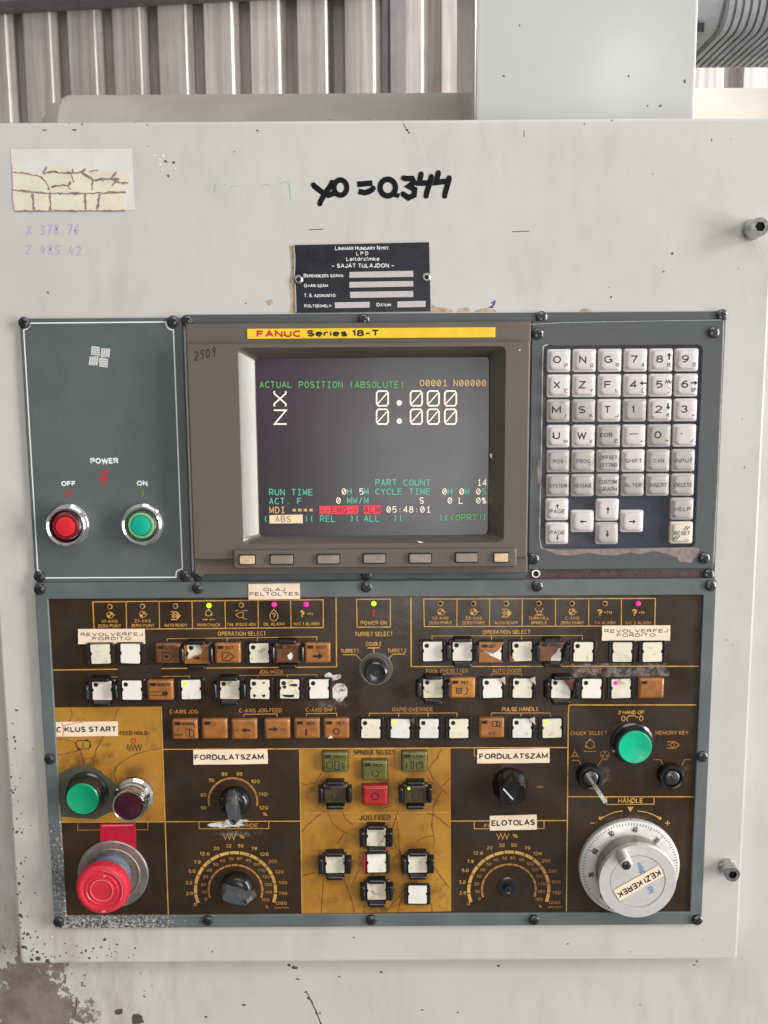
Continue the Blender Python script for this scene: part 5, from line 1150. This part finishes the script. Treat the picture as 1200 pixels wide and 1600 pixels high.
# --- selector knobs
def pointer_knob(px, py, rpx, ang, hgt, label):
    hs_ = h0 + .006; c = P(px, py, hs_); r = rpx * S(px, py, hs_)
    mb = MB(); mb.lathe(c.x, c.z, [(r, h0), (r, h0 + .004), (r * .92, h0 + .0065), (r * .75, h0 + .0085), (r * .5, h0 + .0092)], n=40)
    b = mb.build('selector_knob', BLACKP, op, label)
    mb = MB(); ca, sa = math.cos(R(ang)), math.sin(R(ang))
    def sh(k, hh): 
        pts = [(1.22, .0), (1.05, .26), (.55, .36), (-.3, .40), (-.78, .36), (-.95, .18), (-.95, -.18), (-.78, -.36), (-.3, -.40), (.55, -.36), (1.05, -.26)]
        return [(c.x + r * (x * k * ca - z * k2(k) * sa), -hh, c.z + r * (x * k * sa + z * k2(k) * ca)) for x, z in pts]
    k2 = lambda k: k
    mb.loft([sh(1.02, h0 + .004), sh(.98, h0 + .008), sh(.74, h0 + hgt - .0006), sh(.70, h0 + hgt)])
    g = mb.build('grip', GRIPM, b)
    mb = MB(); tip = (c.x + r * .62 * ca, c.z + r * .62 * sa); mb.lathe(tip[0], tip[1], [(.0018, h0 + hgt), (.0018, h0 + hgt + .0003), (.0012, h0 + hgt + .0003), (.001, h0 + hgt + .0001)], n=16); mb.build('dimple', SCREW, b)
    return b
pointer_knob(366, 1256, 24, -80, .021, 'black pointer knob of the upper dial, pointing down')
pointer_knob(369, 1392, 26, -17, .018, 'black pointer knob of the lower dial, pointing right')
# fluted speed knob
px, py = 798, 1236; hz_ = .016; c = P(801, 1240, h0 + hz_); k = S(801, 1240, h0 + hz_)
mb = MB(); n = 64
def flut(r, d, hh): return [(c.x + (r - d * (abs(math.sin(4 * 2 * math.pi * i / n)) ** 4) * 0 - d * (.5 + .5 * math.cos(8 * 2 * math.pi * i / n))) * math.cos(2 * math.pi * i / n), -hh, c.z + (r - d * (.5 + .5 * math.cos(8 * 2 * math.pi * i / n))) * math.sin(2 * math.pi * i / n)) for i in range(n)]
mb.loft([flut(28 * k, 0, h0), flut(28 * k, 0, h0 + .003), flut(27 * k, .2 * k, h0 + .005), flut(26.5 * k, 2.0 * k, h0 + .0062), flut(22.5 * k, 2.4 * k, h0 + hz_ - .0006), flut(21.5 * k, 2.3 * k, h0 + hz_), flut(10 * k, 0, h0 + hz_ - .0002)])
b = mb.build('speed_knob', BLACKP, op, 'black fluted knob with a white pointer line')
mb = MB(); mb.line([(786.5, 1232.5), (801.5, 1249)], 2, h0 + hz_ + .0002); mb.build('pointer_line', WHITEINK, b)
# turret selector
c = P(587, 1052, .014); k = S(587, 1052, .01); mb = MB(); mb.lathe(c.x, c.z, [(27 * k, h0 + .0001), (26.6 * k, h0 + .0006), (23 * k, h0 + .0007), (21 * k, h0 + .0004)], n=48); b = mb.build('selector_knob', mat('smoky_ring', srgb(92, 92, 84), .3, var=.15), op, 'round black turret selector knob on a smoky ring')
mb = MB(); mb.lathe(c.x, c.z, [(18.5 * k, h0), (18.5 * k, .012), (17.5 * k, .0138), (15.5 * k, .0144), (13.5 * k, .0139), (6 * k, .0136)], n=48); mb.build('knob_cap', BLACKM, b)
# empty shaft hole
c = P(794, 1386, h0); k = S(794, 1386, h0); mb = MB(); mb.lathe(c.x, c.z, [(17 * k, h0 + .0002), (15 * k, h0 + .0006), (10 * k, h0 + .0006), (9 * k, h0 + .0004)], 0, 36, False); mb.lathe(c.x, c.z, [(9 * k, h0 + .0005), (.5 * k, h0 + .00045)], 1, 12); mb.lathe(c.x - .0008, c.z - .0004, [(5.4 * k, h0 + .0006), (5.2 * k, h0 + .003), (4.4 * k, h0 + .0034)], 2, 18); mb.build('bare_shaft_hole', [BLACKM, HOLE, HOLE], op, 'bare hole of a missing dial knob')

# --- big green buttons
def green_button(px, py, rpx, hgt, colr, label, bx, by):
    c = P(px, py, h0 + hgt); k = S(px, py, h0 + hgt); r = rpx * k
    mb = MB(); mb.lathe(c.x, c.z, [(r * 1.28, h0 + .0001), (r * 1.25, h0 + .002), (r * 1.14, h0 + .003), (r * 1.12, h0 + hgt - .003), (r * 1.06, h0 + hgt - .0012), (r * 1.0, h0 + hgt - .0012), (r * .98, h0 + hgt - .004)], n=48)
    b = mb.build('push_button', BLACKM, op, label)
    mb = MB(); mb.lathe(c.x, c.z, [(r * .98, h0 + hgt - .004), (r * .98, h0 + hgt - .0006), (r * .93, h0 + hgt), (r * .78, h0 + hgt - .0003), (r * .4, h0 + hgt - .0012), (r * .08, h0 + hgt - .0014)], n=48); mb.build('button_cap', colr, b)
green_button(128.5, 1249, 26, .014, GREENB, 'large dark green cycle start button in a black collar', 0, 0)
green_button(992.5, 1168, 27, .010, GREENT, 'large bright green two hand button in a black collar', 0, 0)
# --- feed hold: chrome collar, dark lens
hgt = .021; c = P(200.5, 1260, h0 + hgt); k = S(200, 1260, h0 + hgt); r = 26 * k
mb = MB(); mb.lathe(c.x, c.z, [(r * 1.18, h0), (r * 1.18, h0 + .0045), (r * 1.02, h0 + .006), (r * 1.02, h0 + .0095), (r * .96, h0 + .0105), (r * .96, h0 + hgt - .004), (r, h0 + hgt - .003), (r * 1.0, h0 + hgt - .001), (r * .95, h0 + hgt), (r * .88, h0 + hgt - .0002), (r * .84, h0 + hgt - .003)], n=48)
b = mb.build('push_button', CHROME, op, 'feed hold button: dark red lens in a long chrome collar')
mb = MB(); mb.lathe(c.x, c.z, [(r * .86, h0 + hgt - .004), (r * .85, h0 + hgt - .0012), (r * .5, h0 + hgt - .0006), (r * .1, h0 + hgt - .0004)], n=40); mb.build('button_cap', LENS, b)
# --- key switches
for px, py, lab in ((923, 1217, 'black key switch with a key left in it'), (1050.5, 1216.5, 'black key switch without key')):
    hgt = .007; c = P(px, py, h0 + hgt); k = S(px, py, h0 + hgt); r = 19.5 * k
    mb = MB(); mb.lathe(c.x, c.z, [(r * 1.06, h0), (r * 1.04, h0 + .003), (r, h0 + hgt - .001), (r * .9, h0 + hgt), (r * .74, h0 + hgt - .0003), (r * .68, h0 + hgt - .0022)], n=40); b = mb.build('key_switch', BLACKP, op, lab)
    mb = MB(); mb.lathe(c.x, c.z, [(r * .6, h0 + hgt - .0024), (r * .6, h0 + hgt - .0006), (r * .5, h0 + hgt), (r * .1, h0 + hgt + .0001)], n=32); kb = mb.build('lock_barrel', SCREW, b)
    if px > 1000:
        mb = MB(); mb.rr(c.x, c.z, [(r * .16, r * .62, .0003, h0 + hgt), (r * .16, r * .62, .0003, h0 + hgt + .0003)], 0, True, R(40)); mb.build('keyhole', HOLE, b)
KEYM = mat('nickel_key_metal', srgb(214, 212, 206), .3, metal=.45, var=.08, scale=200)
# key, its bow towards the viewer
a = P(919, 1212, h0 + .007); bow = P(945, 1252, h0 + .030)
kt = thing('switch_key', 'silver key left in the left key switch of the operator panel', 'key', a)
d = (bow - a); L_ = d.length; d.normalize(); sd = CAM - bow; sd = (sd - d * sd.dot(d)).normalized(); nn = d.cross(sd).normalized()
def keyslab(prof, th):
    mb = MB(); top, bt = [], []
    for t, wd in prof: top.append((t, wd))
    out_ = [(t, wd) for t, wd in prof] + [(t, -wd) for t, wd in prof[::-1]]
    v1 = [a + d * (t * L_) + sd * wd + nn * th / 2 for t, wd in out_]; v2 = [q - nn * th for q in v1]
    mb.loft([v1, v2], 0, True, True); return mb
keyslab([(-.05, .0018), (.40, .0018)], .0020).build('blade', KEYM, kt)
keyslab([(.38, .0022), (.44, .0040), (.6, .0055), (.85, .0054), (.96, .0038), (1.0, .0018)], .0030).build('bow', KEYM, kt)

# --- emergency stop
base_c = P(176.5, 1366, h0 + .001); hgt = .026; cp = P(158.5, 1391.5, h0 + hgt); kc = S(158, 1391, h0 + hgt); k = S(176, 1366, h0)
ex_, ez_ = (base_c.x + cp.x) / 2, (base_c.z + cp.z) / 2
mb = MB(); r = 55.5 * k
mb.lathe(base_c.x, base_c.z, [(r, h0), (r, h0 + .0012), (r * .97, h0 + .0018), (r * .78, h0 + .0018), (r * .76, h0 + .0022), (r * .73, h0 + .0022), (r * .71, h0 + .0016), (r * .4, h0 + .0016)], n=64)
es = mb.build('emergency_stop', ZINC, op, 'red mushroom emergency stop on a worn metal disc')
mb = MB(); r2 = 28 * k
mb.lathe(cp.x, cp.z, [(r2 * 1.12, h0 + .0016), (r2 * 1.12, h0 + .004), (r2 * .98, h0 + .005), (r2 * .98, h0 + .008), (r2 * .9, h0 + .009), (r2 * .86, h0 + .016)], n=48); mb.build('collar', GREYC, es)
mb = MB(); r = 41.5 * kc; H = h0 + hgt
mb.lathe(cp.x, cp.z, [(r * .75, h0 + .012), (r * .97, H - .009), (r * 1.0, H - .0075), (r * 1.0, H - .0035), (r * .96, H - .0012), (r * .88, H - .0002), (r * .80, H), (r * .74, H - .0003), (r * .73, H - .0008), (r * .62, H - .0008), (r * .60, H - .0002), (r * .58, H - .0002), (r * .56, H - .0007), (r * .46, H - .0007), (r * .45, H), (r * .40, H), (r * .39, H - .0006), (r * .1, H - .0006)], n=64)
mu = mb.build('mushroom_cap', REDM, es)
mb = MB(); n = 60
for i in range(n):
    a_ = 2 * math.pi * i / n
    ox, oz = cp.x + r * 1.0 * math.cos(a_), cp.z + r * 1.0 * math.sin(a_); tx, tz_ = -math.sin(a_), math.cos(a_)
    w2 = .0005
    mb.add([(ox + tx * w2, -(H - .007), oz + tz_ * w2), (ox - tx * w2, -(H - .007), oz - tz_ * w2), (ox - tx * w2, -(H - .0036), oz - tz_ * w2), (ox + tx * w2, -(H - .0036), oz + tz_ * w2), (ox + math.cos(a_) * .0005, -(H - .007), oz + math.sin(a_) * .0005), (ox + math.cos(a_) * .0005, -(H - .0036), oz + math.sin(a_) * .0005)], [(0, 4, 5, 3), (1, 2, 5, 4), (3, 5, 2), (0, 1, 4)])
mb.build('knurled_rim', REDM, es)
mb = MB(); mb.ring(158.5, 1391.5, 17.5, .9, H + .00012); mb.ring(158.5, 1391.5, 33, .8, H + .00012, a0=5, a1=120); mb.ppoly(blob(163, 1369.5, 2, 1.2, H, 4, 8, .3), H + .0002); mb.ppoly(blob(161, 1424.5, 3.4, 1.4, H, 6, 8, .3), H + .0002); mb.build('scuffs_and_glints', REDML, es)  # highlight lines painted on the cap in pale pink, plus small scuffs

# --- handwheel
hd0 = h0 + .004
c = P(984, 1356.5, hd0); k = S(984, 1356, hd0); r = 79 * k
mb = MB(); mb.lathe(c.x, c.z, [(r * 1.0, h0), (r * 1.0, hd0 - .0015), (r * .985, hd0 - .0005), (r * .96, hd0), (r * .6, hd0 + .0015)], n=96); hw = mb.build('handwheel', ALU, op, 'silver graduated handwheel with a crank grip')
T = MB(); ht_ = hd0 + .0006
for i in range(100):
    a_ = R(7.6 - (i - 40) * 3.6); long = i % 10 == 0; mid = i % 5 == 0
    r0, r1 = r * .945, r * (.86 if long else .88 if mid else .90)
    f_ = lambda q: hd0 + .0015 * (.96 - q / r) / .36 + .00012
    w2 = .00022
    v = []
    for rr_ in (r0, r1):
        for s_ in (-1, 1): v.append((c.x + rr_ * math.sin(a_) + s_ * w2 * math.cos(a_), -f_(rr_), c.z + rr_ * math.cos(a_) - s_ * w2 * math.sin(a_)))
    T.add(v, [(0, 1, 3, 2)])
for nmb in range(0, 100, 10):
    a_ = 7.6 - (nmb - 40) * 3.6; rr_ = .765
    px_ = 984 + 79 * rr_ * math.sin(R(a_)); py_ = 1356.5 - 79 * rr_ * math.cos(R(a_))
    text(T, str(nmb), px_, py_, 8.5 if nmb else 4.5, 9, hd0 + .0013, 0, 'r', -a_)
T.line([(985.5, 1277.5), (985.5, 1281.5)], 1.6, hd0 + .0004)
T.build('graduation', mat('dial_ink', srgb(70, 66, 66), .5), hw)
cf = P(996.5, 1377.5, h0 + .0245); kf = S(996, 1377, h0 + .0245); Hf = h0 + .0245; rf = 61 * kf
mb = MB(); n = 200
def kn(r_, hh, d): return [(cf.x + (r_ + (d if i % 2 else 0)) * math.cos(2 * math.pi * i / n), -hh, cf.z + (r_ + (d if i % 2 else 0)) * math.sin(2 * math.pi * i / n)) for i in range(n)]
mb.loft([kn(rf * .93, hd0 + .001, 0), kn(rf * .93, hd0 + .002, .0004), kn(rf * .93, Hf - .006, .0004), kn(rf * .95, Hf - .005, 0)], 0, False); mb.build('knurled_hub', ALUD, hw)
mb = MB(); mb.lathe(cf.x, cf.z, [(rf * .9, Hf - .0055), (rf * .985, Hf - .005), (rf, Hf - .004), (rf, Hf - .0008), (rf * .985, Hf), (rf * .715, Hf), (rf * .705, Hf - .0012), (rf * .695, Hf - .0012), (rf * .69, Hf - .0003), (rf * .3, Hf - .0003)], n=96); mb.build('front_disc', ALU, hw)
Hg = Hf + .015; cg = P(979, 1352, Hg); kg = S(979, 1352, Hg); rg = 10.5 * kg
mb = MB(); mb.lathe(cg.x, cg.z, [(rg * 1.0, Hf - .0003), (rg * 1.0, Hf + .003), (rg * .95, Hf + .004), (rg * .92, Hg - .0015), (rg * .86, Hg - .0003), (rg * .78, Hg), (rg * .72, Hg)], n=40); gr = mb.build('crank_grip', ALU, hw)
mb = MB(); mb.lathe(cg.x, cg.z, [(rg * .70, Hg - .0008), (rg * .70, Hg + .0002), (rg * .5, Hg + .0008), (rg * .1, Hg + .001)], 0, 24)
q_ = rg * .4
mb.box(cg.x - q_, cg.x + q_, -(Hg + .0013), -Hg, cg.z - q_ * .22, cg.z + q_ * .22, 1); mb.box(cg.x - q_ * .22, cg.x + q_ * .22, -(Hg + .00132), -Hg, cg.z - q_, cg.z + q_, 1)
mb.build('screw', [SCREW, HOLE], hw)
mb = MB(); text(mb, 'HANDLE', 1003, 1361, 30, 8, Hf - .00018, 0, 'b', -68); text(mb, 'ON', 1017, 1390, 12, 8, Hf - .00018, 0, 'b', -68)
mb.build('printed_legend', BLUEINK, hw)

# ================================================================== stuck-on labels and tapes (things of their own)
def paper(name, label, corners, h, lines, cat='label', group=None, matl=None, th=.00025, ang=0):
    p4 = [P(x, y, h) for x, y in corners]
    mb = MB(); rnd = random.Random(int(corners[0][0])); pts = []
    for i in range(4):
        a_, b_ = p4[i], p4[(i + 1) % 4]
        for j in range(6):
            t = j / 6; q = a_.lerp(b_, t); jj = .00012 if j else 0
            pts.append((q.x + rnd.uniform(-jj, jj), q.z + rnd.uniform(-jj, jj)))
    mb.poly(pts, h, th)
    cc = sum(p4, Vector()) / 4
    t = thing(name, label, cat, (cc.x, -h + th, cc.z), group); mb.build('paper', matl or PAPER, t)
    if lines:
        mb = MB()
        for s_, x, y, wd, hgt_, st in lines: text(mb, s_, x, y, wd, hgt_, h + .0001, 0, st, ang)
        mb.build('lettering', BLACKINK, t)
    return t
G_ = 'cream paper labels stuck on the operator panel'; hp_ = h0 + .0007
paper('paper_label', 'cream paper label reading OLAJ FELTOLTES on the grey frame above the brown panel', [(388, 912.5), (468.5, 911.5), (469, 936), (388.5, 937)], hf_ + .0004, [('OLAJ', 428.5, 921, 34, 5.6, 'r'), ('FELTOLTES', 428.5, 928, 77, 5.6, 'r')], group=G_)
paper('paper_label', 'cream REVOLVERFEJ FORDITO label above the two leftmost white buttons of the brown panel', [(122, 983), (226, 982.5), (227, 1006), (122, 1006.5)], hp_, [('REVOLVERFEJ', 174.5, 991, 97, 5.3, 'r'), ('FORDITO', 174.5, 997.6, 60, 5.3, 'r')], group=G_)
paper('paper_label', 'cream REVOLVERFEJ FORDITO label above the two rightmost white buttons of the brown panel', [(941, 977.5), (1047.5, 977), (1047, 1001), (940.5, 1001)], hp_, [('REVOLVERFEJ', 994, 985.8, 99, 5.3, 'r'), ('FORDITO', 994, 992.4, 60, 5.3, 'r')], group=G_)
t = paper('paper_label', 'cracked cream label reading CIKLUS START above the dark green button', [(87, 1128), (184, 1127), (184.5, 1150), (88, 1151)], hp_, [('C', 92, 1140, 7.5, 9.5, 'm'), ('KLUS START', 141.5, 1139.5, 81, 9, 'm')], group=G_)
mb = MB(); mb.line([(97, 1129), (100, 1140), (98, 1150)], 1.2, hp_ + .0002); mb.line([(100, 1134), (115, 1130), (130, 1128.5)], 1., hp_ + .00021); mb.line([(87, 1144), (95, 1143)], 1., hp_ + .00021); mb.build('creases', mat('label_crease', srgb(190, 132, 104), .6), t)
paper('paper_label', 'cream paper label reading FORDULATSZAM above the upper dial left of the mustard field', [(302, 1171.5), (418, 1170.5), (418.5, 1193.5), (302.5, 1195)], hp_, [('FORDULATSZAM', 358, 1183, 108, 9, 'm')], group=G_)
paper('paper_label', 'cream paper label reading FORDULATSZAM above the fluted knob right of the mustard field', [(746, 1171), (858.5, 1169), (858.5, 1192), (745.5, 1193)], hp_, [('FORDULATSZAM', 802.5, 1181.5, 107, 9, 'm')], group=G_)
paper('paper_label', 'cream paper label reading ELOTOLAS above the dial scale with the missing knob', [(765, 1275), (838.5, 1273), (839, 1296), (765.5, 1298)], hp_, [('ELOTOLAS', 802, 1285.5, 68, 9.5, 'm')], group=G_, ang=1)
paper('paper_label', 'cream strip label reading KEZI KEREK upside down across the handwheel disc', [(1029, 1352), (1037, 1368), (968, 1408), (959, 1391)], Hf + .0003, [('KEZI KEREK', 998.5, 1381, 76, 10, 'm')], group=G_, ang=211)
t = paper('red_tape', 'crimson tape strip behind the emergency stop disc', [(156, 1287.5), (212, 1286), (213.5, 1340), (157, 1342)], h0 + .0005, None, 'tape', matl=REDT)
mb = MB(); mb.ppoly([(160, 1289.5), (208, 1288.5), (208, 1290), (160, 1291)], h0 + .0006); mb.build('worn_line', REDML, t)
paper('brown_tape', 'dark brown tape scrap between the two upper button rows, left side', [(183.5, 1040), (252, 1037.5), (253, 1060), (185, 1062)], h0 + .0007, None, 'tape', matl=DTAPE)
paper('clear_tape', 'scratched clear tape strip over the coolant lettering under the right white buttons', [(893, 1037), (1046, 1036), (1046, 1056), (894, 1059)], h0 + .0006, None, 'tape', matl=TAPE, th=.0001)

# cracked sticker, upper left of the cabinet
t = paper('cracked_sticker', 'white sticker with torn yellowed cracked tape at the upper left of the cabinet', [(16.5, 233), (205, 232), (210.5, 328.5), (22, 329.5)], .0003, None, 'sticker', matl=WPAPER, th=.0002)
mb = MB(); z3 = lambda pts: [(x / 3, 200 + y / 3) for x, y in pts]
mb.ppoly(z3([(58, 165), (100, 158), (80, 190), (130, 208), (205, 215), (215, 180), (260, 178), (290, 188), (345, 185), (400, 190), (470, 200), (520, 205), (560, 210), (615, 218), (612, 250), (590, 270), (600, 310), (583, 350), (588, 386), (70, 388), (60, 330), (62, 250)]), .00055, .0002)
mb.build('yellowed_tape', CREAM, t)
mb = MB(); ec = .00062
for pts, wd in (([(62, 208), (130, 214), (190, 228), (215, 250), (232, 292)], 3), ([(60, 290), (120, 296), (200, 304), (300, 308), (420, 306), (500, 304), (590, 300)], 4), ([(150, 305), (156, 345), (158, 386)], 5), ([(234, 308), (236, 345), (238, 386)], 4), ([(398, 308), (400, 345), (404, 386)], 5), ([(468, 308), (462, 345), (456, 386)], 4.5), ([(205, 215), (240, 205), (300, 212), (350, 210), (385, 205), (400, 190)], 4), ([(380, 205), (410, 225), (435, 245), (520, 238), (560, 240)], 5), ([(435, 245), (430, 290)], 3), ([(240, 275), (300, 268), (320, 270), (330, 250)], 4), ([(520, 238), (545, 205)], 4), ([(525, 240), (560, 255), (600, 258)], 4), ([(525, 270), (540, 255)], 3), ([(335, 218), (345, 255)], 2.5), ([(205, 215), (220, 180)], 3), ([(70, 388), (300, 388), (590, 387)], 2.2), ([(345, 212), (340, 190)], 2), ([(420, 205), (460, 198)], 2), ([(320, 270), (330, 290)], 2)):
    crack(mb, z3(pts), wd * .95, ec, int(pts[0][0] + pts[0][1]), .9); ec += 8e-6
mb.build('tape_cracks', CRACK, t)

# property plate
hpn = .0009
p4 = [(459.5, 383), (670.5, 378.5), (673, 486.5), (462.5, 489)]
t = thing('property_plate', 'black riveted property plate with silver fields above the screen', 'name plate', (P(566, 486).x, 0, P(566, 486).z))
mb = MB(); mb.ppoly(p4, hpn, hpn); mb.build('plate', PLATE, t)
mb = MB(); mb.line([(459, 382), (671, 377.5)], 1.1, hpn + .00005); mb.line([(671, 378), (673.5, 487)], 1., hpn + .00006); mb.line([(459, 383), (461, 405), (460, 430), (462, 460), (462.5, 488)], 1.4, hpn + .00007); mb.build('bare_rim', FIELD, t)
mb = MB(); e = hpn + .0001
for s_, x, y, wd, hgt_ in (('Linamar Hungary Nyrt.', 566, 387.5, 85, 6.2), ('L P D', 566, 396, 19, 5.5), ('Leltárcímke', 567, 404.5, 52, 6), ('\u2013 SAJÁT TULAJDON \u2013', 567, 415, 98, 6.4), ('Berendezés száma:', 506, 430.5, 63, 5.4), ('Gyári szám:', 494, 446, 38, 5.4), ('T. S. azonosító:', 500, 461.5, 50, 5.4), ('Költséghely:', 497, 477.5, 43, 5.4), ('Dátum:', 600, 476, 23, 5.4)):
    text(mb, s_, x, y, wd, hgt_, e, 0, 'r', smallcaps=s_ not in ('Leltárcímke',))
mb.build('lettering', WHITEINK, t)
mb = MB()
for q in ([(546, 425), (645.5, 423), (646, 432.5), (546, 434)], [(546, 440.5), (645.5, 439), (646, 447.5), (546, 449.5)], [(547, 456), (645.5, 454.5), (646, 464), (547, 465.5)], [(523, 472.5), (577.5, 471.5), (577.5, 480.5), (523.5, 481.5)], [(621, 471), (665, 470), (665, 479.5), (621, 480.5)]): mb.ppoly(q, e)
mb.build('blank_fields', FIELD, t)
for x, y in ((466, 436.5), (666.5, 433)):
    c = P(x, y, .003); mb = MB(); mb.lathe(c.x, c.z, [(.0034, hpn), (.0032, .0018), (.0022, .0026), (.0016, .0026), (.0014, .0016)], 0, 24, False); mb.lathe(c.x, c.z, [(.0014, .0018), (.0002, .0017)], 1, 16); mb.build('rivet', [STEEL, HOLE], t)
